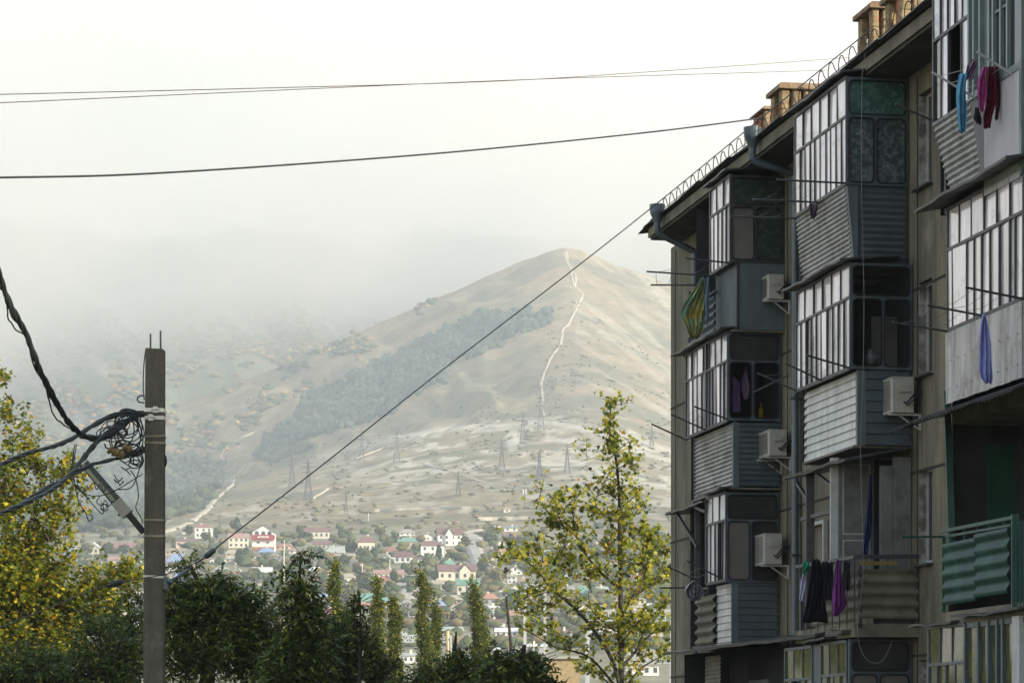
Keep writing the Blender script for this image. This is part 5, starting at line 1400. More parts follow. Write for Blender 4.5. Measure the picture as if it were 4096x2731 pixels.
# --- plane tree beside the building, limbs traced
def limb_tree():
    rg = np.random.default_rng(5); Y = 76.0
    Z5 = lambda x, y, d=0: at(1900 + x / 1.3275, 1550 + y / 1.3275, Y + d)
    tr = [(778,1900),(778,1568),(772,1250),(775,1000),(768,760),(765,560),(745,350),(715,240),(720,120),(712,66)]
    limbs = [
     (([(772,1070),(700,1010),(640,950),(585,880),(545,800),(500,760),(440,740),(400,742),(350,700)]), 0.0, .045),
     (([(500,760),(420,700),(385,660),(345,600),(350,560)]), .2, .02), (([(545,800),(522,700),(525,620),(560,548)]), -.3, .022), (([(470,735),(430,640),(465,555)]), .3, .018),
     (([(775,1600),(730,1450),(660,1330),(560,1200),(470,1120),(410,1070),(340,980),(270,920),(200,905),(135,935)]), -.5, .06),
     (([(340,980),(360,900),(330,830),(340,760)]), 0, .02), (([(270,920),(210,870),(170,830)]), .3, .015), (([(380,1020),(385,950),(470,860),(470,800)]), .4, .018), (([(420,1080),(470,1000),(480,950),(530,920)]), .3, .015),
     (([(410,1070),(340,1100),(280,1110),(215,1160)]), -.4, .02), (([(470,1120),(400,1160),(330,1210),(250,1190)]), -.2, .02),
     (([(778,1220),(820,1140),(870,1090),(950,1040),(1010,1005),(1060,985)]), .6, .045), (([(870,1090),(900,1000),(930,880),(1000,790)]), .4, .025), (([(950,1040),(1000,930),(1030,840)]), .2, .02), (([(900,1000),(890,860),(910,790)]), .5, .02),
     (([(790,1470),(860,1390),(930,1310),(1000,1285),(1060,1290)]), .4, .045), (([(860,1390),(920,1240),(1000,1160),(1040,1130)]), -.3, .022),
     (([(760,1600),(620,1440),(510,1395),(430,1380),(330,1320),(240,1270)]), .3, .04), (([(510,1395),(440,1300),(350,1260)]), -.3, .02),
     (([(790,1600),(870,1500),(960,1440),(1050,1400)]), .2, .035), (([(740,1600),(650,1520),(540,1500)]), .5, .03),
     (([(745,350),(690,385),(630,375),(560,390)]), 0, .014), (([(745,350),(800,300),(850,275)]), .2, .014), (([(755,440),(810,400),(855,425)]), -.2, .014),
     (([(715,240),(670,235),(610,222)]), .1, .010), (([(720,150),(690,130)]), 0, .008), (([(718,110),(760,90),(785,95)]), 0, .008),
     (([(765,600),(700,560),(640,580),(600,600)]), .2, .018), (([(768,640),(830,590),(880,540)]), -.2, .018), (([(768,700),(840,660),(915,640)]), .2, .016), (([(770,820),(850,790),(890,720)]), 0, .018),
     (([(768,720),(690,680),(620,660),(560,640)]), -.3, .02), (([(772,900),(700,850),(640,800)]), .2, .02), (([(765,520),(700,480),(665,500)]), 0, .014), (([(772,1300),(700,1260),(620,1180),(600,1080)]), -.4, .025), (([(775,1350),(840,1280),(900,1200)]), -.5, .025), (([(640,950),(600,1000),(620,1090)]), .4, .018)]
    root = empty('plane_tree', (Z5(778, 1900)[0], Y, 0)); tag(root, 'sunlit yellow-green plane tree with bare limbs showing, left of the building corner', 'tree')
    m = MB(); P = []
    tp = smooth_pts([Z5(*p) for p in tr], 5); rs = list(np.interp(np.linspace(0, 1, len(tp)), [0, .15, .6, 1], [.095, .08, .038, .008])); m.tube([(tp[0][0], Y, -.3)] + tp, [.12] + rs, 8)
    for i in range(1, len(tr) - 1):
        pass
    def leaves_along(pts, dens, sp, start=.12):
        for a, b in zip(pts[:-1], pts[1:]):
            A = np.array(a); Bq = np.array(b); L_ = np.linalg.norm(Bq - A); nn = rg.poisson(L_ * dens)
            for _ in range(nn):
                c = A + (Bq - A) * rg.uniform(); dv = rg.normal(size=3); dv[2] = abs(dv[2]) * .9 + .15; dv[1] *= .8; dv /= np.linalg.norm(dv); l = sp * rg.uniform(.25, 1.15)
                tip = c + dv * l; m.tube([tuple(c), tuple(c + dv * l * .5 + np.array([0, 0, .03])), tuple(tip)], [.009, .006, .003], 3, caps=False)
                for q in range(rg.integers(6, 11)):
                    P.append(c + dv * l * rg.uniform(.25, 1.1) + rg.normal(size=3) * .085)
    for pts, dy, r in limbs:
        W_ = [Z5(x, y, dy * i / max(len(pts) - 1, 1) * 2.5) for i, (x, y) in enumerate(pts)]; s_ = smooth_pts(W_, 4)
        m.tube(s_, list(np.linspace(r, .006, len(s_))), 6)
        leaves_along(s_[len(s_)//7:], 13.5, .56)
    leaves_along([Z5(*p) for p in tr[:-3]], 14.0, .72); leaves_along([Z5(*p) for p in tr[-4:]], 13.0, .22)
    m.build('trunk', mt_barkd, root); P = np.array(P)
    P = P[rg.uniform(0, 1, len(P)) < .93]
    leaf_mesh('crown', P, .155, 'plane', pick([(.34,.34,.045),(.23,.26,.035),(.07,.10,.022),(.55,.46,.06),(.42,.24,.05)], [32,28,25,12,3], len(P), rg), mt_leaf, root, rg, droop=.7, up=.2)
    mb = MB()
    for x, y in ((164, 960), (160, 975), (612, 430), (170, 968)):
        c = Z5(x, y); mb.tube([(c[0], c[1], c[2]+.05), (c[0], c[1], c[2]+.03), c, (c[0], c[1], c[2]-.03), (c[0], c[1], c[2]-.05)], [.003, .04, .05, .04, .003], 8)
    mb.build('seed_ball', mt_barkd, root)
limb_tree()

YEL = [(.15,.19,.025),(.32,.32,.035),(.58,.44,.04),(.55,.28,.03),(.06,.09,.02)]
blob_tree('large yellow and green plane tree filling the lower left corner', 'tree', 'plane_tree', 72,
  [(60,1410,130,110),(35,1280,70,80),(120,1210,45,60,.7),(10,1130,50,60,.8),(95,1075,60,26,.8),(172,1085,26,34),(18,950,30,28,.7),(78,1005,34,14,.6),(-5,875,22,24,.7),(30,1040,44,30,.6),(200,1385,85,50),(250,1330,60,34),(300,1310,28,26,.8),(60,1490,140,60),(150,1290,30,40,.6),(40,1340,90,60),(155,1150,35,30,.7),(75,1150,50,40,.6)],
  21000, .14, 'plane', YEL, [38,27,12,4,22], mt_leaf, [(-30,1600,.25),(20,1400,.18),(60,1250,.09),(90,1130,.04),(110,1060,.02)], 21, bark=mt_bark, twl=.42, edge=.3)
DK = [(.066,.105,.026),(.095,.135,.034),(.045,.07,.02),(.28,.28,.05)]; DW = [36,30,20,14]
DT = dict(twl=.36, edge=.30, per=9, ash=True)
blob_tree('dark shaded tree mass below the yellow plane tree', 'tree', 'broadleaf_tree', 47, [(120,1560,170,75),(250,1500,70,70),(30,1550,110,60),(210,1440,40,35,.6)], 10000, .10, 'lance', DK, DW, mt_leafd, [(120,1640,.14),(140,1560,.08)], 22, **DT)
blob_tree('dark leafy tree just behind the concrete pole, at its left', 'tree', 'broadleaf_tree', 49, [(285,1430,44,50,.8),(300,1500,60,60),(318,1372,22,22,.4),(250,1560,60,50)], 6500, .10, 'lance', DK, DW, mt_leafd, [(300,1640,.12),(295,1500,.07),(290,1420,.04)], 23, **DT)
blob_tree('broad dark ash tree right of the concrete pole', 'tree', 'ash_tree', 46, [(425,1410,62,66),(390,1400,30,50,.8),(505,1400,60,52),(575,1415,48,50),(425,1510,80,60),(545,1500,80,65),(440,1300,26,14,.4),(425,1330,26,24,.5),(500,1342,36,18,.6),(600,1480,40,50),(480,1365,60,26),(590,1370,30,16,.4)], 17000, .105, 'lance', DK, DW, mt_leafd, [(470,1640,.16),(480,1500,.1),(475,1400,.06),(440,1300,.015)], 24, **DT)
blob_tree('dark ash tree with a narrow drooping spire, tallest of the shaded trees', 'tree', 'ash_tree', 44, [(672,1283,22,5,.5),(704,1281,16,7,.4),(655,1310,16,7,.4),(684,1305,14,14,.5),(672,1330,32,9,.6),(700,1342,24,10,.5),(686,1365,30,20),(720,1385,24,16,.5),(695,1410,42,24),(705,1450,50,24),(690,1500,55,45),(680,1560,70,40),(722,1470,34,24,.5)], 7200, .115, 'lance', DK, DW, mt_leafd, [(680,1640,.12),(684,1500,.07),(686,1380,.035),(690,1270,.010)], 25, droop=1.6, twl=.34, edge=.4, per=9, ash=True)
blob_tree('dark ragged tree between spired ash and slim poplars', 'tree', 'broadleaf_tree', 48, [(785,1440,28,26),(765,1500,40,44),(828,1500,38,36),(868,1545,45,34),(780,1550,70,36),(800,1470,30,20)], 5200, .10, 'lance', DK, DW, mt_leafd, [(800,1640,.1),(795,1500,.06),(788,1430,.03)], 26, **DT)
blob_tree('thin half-bare dark sapling rising in front of the town', 'tree', 'sapling', 47, [(824,1376,7,6),(812,1392,12,7,.8),(840,1394,14,6,.6),(818,1425,16,10,.7),(845,1436,12,10,.6),(826,1462,18,12)], 420, .11, 'lance', DK, DW, mt_leafd, [(826,1560,.03),(827,1460,.02),(828,1370,.006)], 27, twl=.2, per=7, ash=True)
blob_tree('low dark tree between the tallest poplar pair and the wooden pole', 'tree', 'broadleaf_tree', 47, [(1010,1568,46,26),(950,1580,46,20),(1058,1540,24,30),(1048,1490,7,20,.3),(1100,1572,46,28),(1034,1528,12,18,.5)], 5500, .105, 'lance', DK, DW, mt_leafd, [(1030,1640,.1),(1040,1530,.05),(1048,1450,.012)], 28, **DT)
blob_tree('low dark tree with hanging leaves below the sunlit plane tree', 'tree', 'broadleaf_tree', 45, [(1150,1530,28,26),(1214,1534,32,26),(1180,1574,78,22),(1270,1582,34,14),(1138,1496,8,14,.4),(1224,1506,12,12,.5),(1176,1514,12,14,.5)], 5800, .11, 'lance', DK, DW, mt_leafd, [(1190,1640,.1),(1195,1540,.05),(1205,1480,.03)], 29, droop=1.6, twl=.34, edge=.4, per=9, ash=True)
PP = [(.09,.13,.028),(.15,.18,.03),(.05,.08,.02),(.42,.36,.05)]; PW = [40,26,22,12]
POPL = [('slim poplar left of the sapling, with a crooked tip', [(768,1305,8,20),(766,1345,13,30),(776,1395,11,36),(790,1445,18,36),(785,1500,26,50)], 765, 1288),
 ('middle poplar, directly right of the thin sapling', [(866,1350,9,24),(868,1395,12,32),(866,1450,16,42),(868,1520,22,50)], 867, 1330),
 ('shortest poplar with a blunt top', [(903,1390,11,18),(908,1425,14,30),(906,1480,15,46),(905,1540,20,40)], 904, 1370),
 ('tallest poplar, its crown widest at half height', [(966,1322,11,24),(976,1365,17,38),(966,1420,11,46),(978,1480,22,56),(980,1540,26,40)], 966, 1300),
 ('small poplar touching the right side of the tallest one', [(1000,1410,8,30),(1003,1445,11,36),(998,1490,14,40)], 1001, 1382),
 ('pointed poplar nearest the wooden pole, broad at its foot', [(1086,1348,8,22),(1092,1385,14,34),(1102,1435,19,44),(1106,1500,25,56)], 1086, 1328),
 ('sunlit poplar half hidden behind the spired dark ash', [(688,1370,16,40),(692,1430,22,50),(700,1490,26,50)], 688, 1335)]
for i, (lab, bl, tx, ty) in enumerate(POPL):
    blob_tree(lab, 'poplar', 'poplar_tree', 128 + i * 4, [(b_[0], b_[1], b_[2] * .8, b_[3]) for b_ in bl], 7000 if i != 4 else 3200, .13, 'oval', PP, PW, mt_leaf, [(tx + 8, 1600, .16), (tx + 4, 1480, .1), (tx, ty + 15, .02)], 40 + i, bark=mt_bark, group='slim sunlit poplars', twl=.24, dep=1.0, droop=-.2, edge=.35)
def plain_pole(name, x0, y0, x1, y1, Y, r, mat, label, cat='pole'):
    m = MB(); a = at(x0, y0, Y); b = at(x1, y1, Y); zg = float(hill_z(a[0], Y)[0])
    m.tube([(a[0], Y, min(zg, a[2]) - .5), a, b], [r, r, r * .8], 8); o = m.build(name, mat, None); tag(o, label, cat); return o
plain_pole('wooden_pole', 2043, 2570, 2025, 2382, 110, .06, mt_barkd, 'thin dark leaning wooden pole between pointed poplar and plane tree')
plain_pole('post', 1791, 2600, 1790, 2522, 90, .07, M('cream painted post', (.62, .50, .30), rough=.6), 'cream post with a thin spike standing behind the low dark tree', 'post')

# ================================================================== woods and scrub on the hills
def in_poly(x, y, P):
    c = False; j = len(P) - 1
    for i in range(len(P)):
        if (P[i][1] > y) != (P[j][1] > y) and x < (P[j][0]-P[i][0]) * (y-P[i][1]) / (P[j][1]-P[i][1]) + P[i][0]: c = not c
        j = i
    return c
ICO_V = None
def ico(sub):
    import bmesh
    bm = bmesh.new(); bmesh.ops.create_icosphere(bm, subdivisions=sub, radius=1)
    v = np.array([p.co for p in bm.verts]); f = np.array([[q.index for q in p.verts] for p in bm.faces]); bm.free(); return v, f
IV, IF = ico(1); IV2, IF2 = ico(2)
mt_cov = attr_mat('hillside foliage', .95)
def scatter_stuff(name, pts, cols, rad, hgt, seed, lab):
    rg = np.random.default_rng(seed); n = len(pts); P = np.array(pts)
    r = rad * rg.uniform(.55, 1.35, n); h = hgt * rg.uniform(.6, 1.25, n)
    V = IV[None] * (1 + rg.normal(size=(n, len(IV), 1)) * .18)
    V = V * np.stack([r, r, h * .5], 1)[:, None, :]; V = V + P[:, None, :]; V[..., 2] += (h * .42)[:, None]
    f = IF[None] + (np.arange(n) * len(IV))[:, None, None]
    c = np.array(cols)[:, None, :] * rg.uniform(.8, 1.2, (n, len(IV), 1))
    me = raw_mesh(name, V.reshape(-1, 3), f.reshape(-1, 3), mt_cov, cols=np.clip(c, 0, 1).reshape(-1, 3), smooth=False)
    o = link(name, me); tag(o, lab, name.replace('_', ' '), kind='stuff'); return o
def sample(poly, n, rg, dens=None):
    xs = [p[0] for p in poly]; ys = [p[1] for p in poly]; out = []; tries = 0
    while len(out) < n and tries < n * 12:
        tries += 1; x = rg.uniform(min(xs), max(xs)); y = rg.uniform(min(ys), max(ys))
        if not in_poly(x + 26 * (float(vnoise(x/22., y/22., 3)) - .5) * 2, y + 16 * (float(vnoise(x/25., y/25., 4)) - .5) * 2, poly): continue
        if dens and rg.uniform() > dens(x, y): continue
        g = ground_at(x, y)
        if g: out.append(g)
    return out
rg = np.random.default_rng(99)
band = [Z8(*p) for p in [(540,930),(640,810),(760,760),(880,690),(1000,640),(1100,590),(1200,530),(1300,470),(1400,435),(1500,412),(1580,430),(1660,392),(1760,405),(1785,450),(1740,480),(1700,500),(1600,520),(1500,575),(1400,610),(1300,650),(1250,740),(1100,800),(1040,890),(850,950),(700,985),(600,1005),(500,1060),(370,1100),(380,1050),(460,980)]]
pts = sample(band, 3000, rg, lambda x, y: float(np.clip((fbm(x/45., y/30., 3, 15) - .30) * 6, .12, 1)))
scatter_stuff('pine_wood', pts, pick([(.05,.08,.055),(.065,.095,.06),(.04,.065,.05)], [5,3,3], len(pts), rg), 4.2, 9, 1, 'dark band of pines running up the left flank of the hill')
fringe = [Z8(*p) for p in [(1250,760),(1400,600),(1600,520),(1720,500),(1740,540),(1560,600),(1440,640),(1330,720)]]
pts = sample(fringe, 160, rg)
left = [(-200,1850),(200,1800),(640,1800),(900,1850),(905,1900),(890,1950),(760,2050),(600,2100),(300,2140),(-200,2160)]
pts = sample(left, 1900, rg)
scatter_stuff('valley_wood', pts, pick([(.045,.065,.035),(.07,.085,.04),(.035,.05,.032)], [5,3,3], len(pts), rg), 4.5, 8, 2, 'dark wood at the foot of the mountain, left of the pale track')
back = [(-200,1300),(700,1200),(1300,1150),(1900,1090),(1750,1220),(1400,1450),(1150,1600),(900,1800),(500,1850),(-200,1900)]
pts = sample(back, 2200, rg, lambda x, y: float(np.clip((fbm(x/130., y/70., 4, 5) - .45) * 7, .02, 1)))
scatter_stuff('mountain_scrub', pts, pick([(.06,.075,.035),(.10,.10,.045),(.22,.13,.05),(.30,.22,.08)], [6,4,1.5,1], len(pts), rg), 5.5, 6, 3, 'scattered scrub and autumn bushes on the misty mountain behind')
front = [(700,2120),(1000,1850),(1300,1750),(1900,1600),(2150,1500),(2250,1150),(2690,1500),(2690,2100),(1500,2120)]
pts = sample(front, 800, rg, lambda x, y: float(np.clip((fbm(x/90., y/35., 4, 9) - .48) * 7, .01, 1)))
scatter_stuff('hillside_bushes', pts, pick([(.14,.14,.08),(.17,.155,.09),(.22,.17,.11)], [5,4,2], len(pts), rg), 1.9, 1.9, 4, 'low bushes dotted over the dry front hill')
# ravine bushes at the skirt of the pine band
sk = [Z8(*p) for p in [(390,1100),(520,1050),(640,1030),(660,1060),(560,1080),(480,1110),(400,1120)]]
pts = sample(sk, 160, rg)
scatter_stuff('ravine_bushes', pts, pick([(.06,.075,.04),(.12,.10,.05)], [5,2], len(pts), rg), 4.5, 6, 6, 'bushes along the foot of the pine band')

# ================================================================== pylons
mt_pyl = M('dull lattice steel', (.12, .12, .12), rough=.7)
PYL = [(1168,1818,1950,'pylon left of centre, left one of the pair above the cream houses'),(1233,1835,2001,'pylon left of centre, right and taller one of the pair above the cream houses'),(1446,1716,1848,'pylon just left of the diagonal cable, below the pine band'),(1587,1708,1848,'pylon standing alone at the left end of the pale quarry band'),
 (1384,1967,2065,'small pylon low on the slope above the cream house with purple roof'),(1833,1882,1984,'slim pylon low in the middle of the dry slope'),(2007,1750,1878,'pylon on the quarry band left of the ridge path'),(2092,1640,1776,'narrow pylon immediately left of the foot of the ridge path'),
 (2164,1580,1725,'tallest pylon, at the foot of the ridge path'),(2158,1800,1933,'pylon directly below the tallest one'),(2269,1776,1895,'pylon on the quarry band right of the ridge path'),(2607,1700,1784,'faint pylon by the building edge'),(1259,1767,1818,'tiny distant pylon at the skirt of the pines'),(506,2081,2160,'pale pylon seen between lamp arm and pole'),(878,2056,2110,'short pylon above the white two-storey house')]
for px_, t_, b_, lab in PYL:
    g = ground_at(px_, b_); Y = g[1]; H = (b_ - t_) * Y / F; wd = H * .19; th = .22 + H * .004
    r_ = empty('lattice_pylon', g, random.uniform(-.3, .3)); tag(r_, lab, 'pylon', 'electricity pylons on the hillside')
    m = MB(); lv = [0, .22, .40, .55, .68, .8, .9, 1.0]; wv = [1, .74, .55, .42, .32, .28, .24, .04]
    C4 = [[(sx * wd/2 * w, sy * wd/2 * w, H * l) for sx, sy in ((-1,-1),(1,-1),(1,1),(-1,1))] for l, w in zip(lv, wv)]
    for i in range(len(lv) - 1):
        for k in range(4):
            m.bar(C4[i][k], C4[i+1][k], th)
            m.bar(C4[i][k], C4[i+1][(k+1) % 4], th * .55); m.bar(C4[i][(k+1) % 4], C4[i+1][k], th * .55)
            m.bar(C4[i+1][k], C4[i+1][(k+1) % 4], th * .55)
    m.build('lattice_mast', mt_pyl, r_, local=True)
    for l, w in ((.68, .16), (.80, .20), (.90, .14)):
        m = MB(); m.bar((-H*w, 0, H*l), (0, 0, H*l + H*.02), th*.7); m.bar((H*w, 0, H*l), (0, 0, H*l + H*.02), th*.7); m.bar((-H*w, 0, H*l), (H*w, 0, H*l), th*.7)
        m.build('crossarm', mt_pyl, r_, local=True)
g = ground_at(2099, 2035); Y = g[1]; H = (2035 - 1958) * Y / F
r_ = empty('telecom_mast', g); tag(r_, 'thin mast with white antenna panels on the slope above the street', 'mast')
m = MB(); m.tube([(0,0,0),(0,0,H)], .18, 6); m.build('pole', mt_pyl, r_, local=True)
for k, (dx, dz) in enumerate(((-.8, 0), (.6, .3), (1.0, -.2))):
    m = MB(); m.box((dx-.35, -.3, H*.78+dz), (dx+.25, .1, H+dz)); m.build('antenna_panel', M('white antenna', (.8,.8,.8), rough=.5), r_, local=True)
# ================================================================== town
def flatm(n, c, r=.85): return M(n, c, tuple(x * .82 for x in c), scale=.5, rough=r)
WALLC = {'white': (.82,.80,.74), 'cream': (.74,.68,.54), 'pink': (.62,.45,.38), 'tan': (.45,.38,.28), 'brick': (.40,.17,.10), 'grey': (.40,.40,.37), 'dim': (.30,.28,.24)}
ROOFC = {'red': (.32,.15,.12), 'maroon': (.22,.125,.115), 'brown': (.19,.11,.095), 'pinkred': (.40,.24,.20), 'orange': (.45,.23,.15), 'blue': (.27,.36,.54), 'green': (.18,.34,.27), 'greyg': (.42,.45,.40), 'grey': (.34,.32,.28), 'tan': (.42,.37,.28), 'white': (.72,.72,.68), 'slate': (.22,.24,.28)}
WM = {k: flatm(k + ' house render', v) for k, v in WALLC.items()}; RM = {k: flatm(k + ' roof', v, .7) for k, v in ROOFC.items()}
mt_hw = M('dark house window', (.07, .075, .085), rough=.3)
mt_found = flatm('stone base', (.36,.33,.28))
def house(x0, x1, yb, ye, yt, roof, wall, label, kind='hip', fl=1, nw=3, group=None, dep=None, win=True, rot=None, front=0):
    g = ground_at((x0+x1)/2, yb)
    if g is None: return
    Y = g[1]; w = (x1-x0)*Y/F; h = (yb-ye)*Y/F; r = max((ye-yt)*Y/F, .4); d = dep or max(6.0, w * .6)
    rr = random.Random(int(x0*7+yb)); rz = rr.uniform(-.16, .16) if rot is None else rot
    root = empty('house', (g[0], g[1] + d/2, g[2]), rz); tag(root, label, 'house', group)
    m = MB(); ov = .35
    x = w/2 - ov; m.box((-x, -d/2, -4), (x, d/2, h))
    e = ov + .1
    X, Dd = x + e, d/2 + e
    if kind == 'gable': m.add([(-x,-d/2,h),(x,-d/2,h),(0,-d/2,h+r*.93)], [(0,1,2)]); m.add([(-x,d/2,h),(x,d/2,h),(0,d/2,h+r*.93)], [(2,1,0)])
    if kind == 'side': m.add([(-x,-d/2,h),(-x,d/2,h),(-x,0,h+r*.93)], [(0,1,2)]); m.add([(x,-d/2,h),(x,d/2,h),(x,0,h+r*.93)], [(2,1,0)])
    if front:   # a projecting front gable
        fx = front * x; fw = x * .30; m.box((fx-fw, -d/2-1.2, -4), (fx+fw, -d/2+.1, h + .02)); m.add([(fx-fw,-d/2-1.2,h+.02),(fx+fw,-d/2-1.2,h+.02),(fx,-d/2-1.2,h+r*.85)], [(0,1,2)])
    m.build('wall', WM[wall], root, local=True)
    m = MB(); t = .18; hh = h + .01
    if kind == 'hip':
        k = min(X * .55, Dd)
        base = [(-X,-Dd,hh),(X,-Dd,hh),(X,Dd,hh),(-X,Dd,hh)]; top = [(-X+k,0,hh+r),(X-k,0,hh+r)]
        m.add(base + top, [(0,1,5,4),(1,2,5),(2,3,4,5),(3,0,4),(3,2,1,0)])
    elif kind == 'gable': m.add([(-X,-Dd,hh-.1),(0,-Dd,hh+r),(X,-Dd,hh-.1),(-X,Dd,hh-.1),(0,Dd,hh+r),(X,Dd,hh-.1),(-X,-Dd,hh-.1-t),(0,-Dd,hh+r-t),(X,-Dd,hh-.1-t),(-X,Dd,hh-.1-t),(0,Dd,hh+r-t),(X,Dd,hh-.1-t)], [(0,1,4,3),(1,2,5,4),(6,9,10,7),(7,10,11,8),(0,6,7,1),(1,7,8,2),(3,4,10,9),(4,5,11,10),(0,3,9,6),(2,8,11,5)])
    elif kind == 'side': m.add([(-X,-Dd,hh-.1),(-X,0,hh+r),(-X,Dd,hh-.1),(X,-Dd,hh-.1),(X,0,hh+r),(X,Dd,hh-.1)], [(0,3,4,1),(1,4,5,2),(0,1,2),(3,5,4),(0,2,5,3)])
    elif kind == 'shed': m.hexa([(-X,-Dd,hh),(X,-Dd,hh),(X,Dd,hh+r*.9),(-X,Dd,hh+r*.9),(-X,-Dd,hh+.2),(X,-Dd,hh+.2),(X,Dd,hh+r),(-X,Dd,hh+r)])
    else: m.box((-X,-Dd,hh),(X,Dd,hh+max(r,.3)))
    if front:
        fx = front * x; fw = x * .30 + .35; zf = h + .1
        m.add([(fx-fw,-d/2-1.5,zf-.1),(fx,-d/2-1.5,h+r*.92),(fx+fw,-d/2-1.5,zf-.1),(fx-fw,0,zf-.1),(fx,0,h+r*.92),(fx+fw,0,zf-.1)], [(0,1,4,3),(1,2,5,4)])
    ro = m.build('roof', RM[roof], root, local=True)
    if rr.random() < .6 and r > 1:
        m = MB(); cx_ = rr.uniform(-.3, .3) * x; m.box((cx_-.35, .1, h + r*.5), (cx_+.35, .8, h + r + .8)); m.build('chimney', WM['cream'], ro, local=True)
    if win:
        wz = min(1.5, h / fl * .5); ww = min(1.1, 2*x/(nw*2.2))
        for f_ in range(fl):
            z = h * (f_ + .5) / fl - wz/2 + .1
            for i in range(nw):
                xx = -x + 2*x*(i+.5)/nw + rr.uniform(-.2, .2); yy = -d/2
                if front and abs(xx - front*x) < x*.30: yy -= 1.2
                m = MB(); m.box((xx-ww/2, yy-.06, z), (xx+ww/2, yy+.02, z+wz)); m.build('window', mt_hw, root, local=True)
        if kind == 'gable' and r > 2: m = MB(); m.box((-.45, -d/2-.06, h+.2), (.45, -d/2+.02, h+1.4)); m.build('window', mt_hw, root, local=True)
    return root
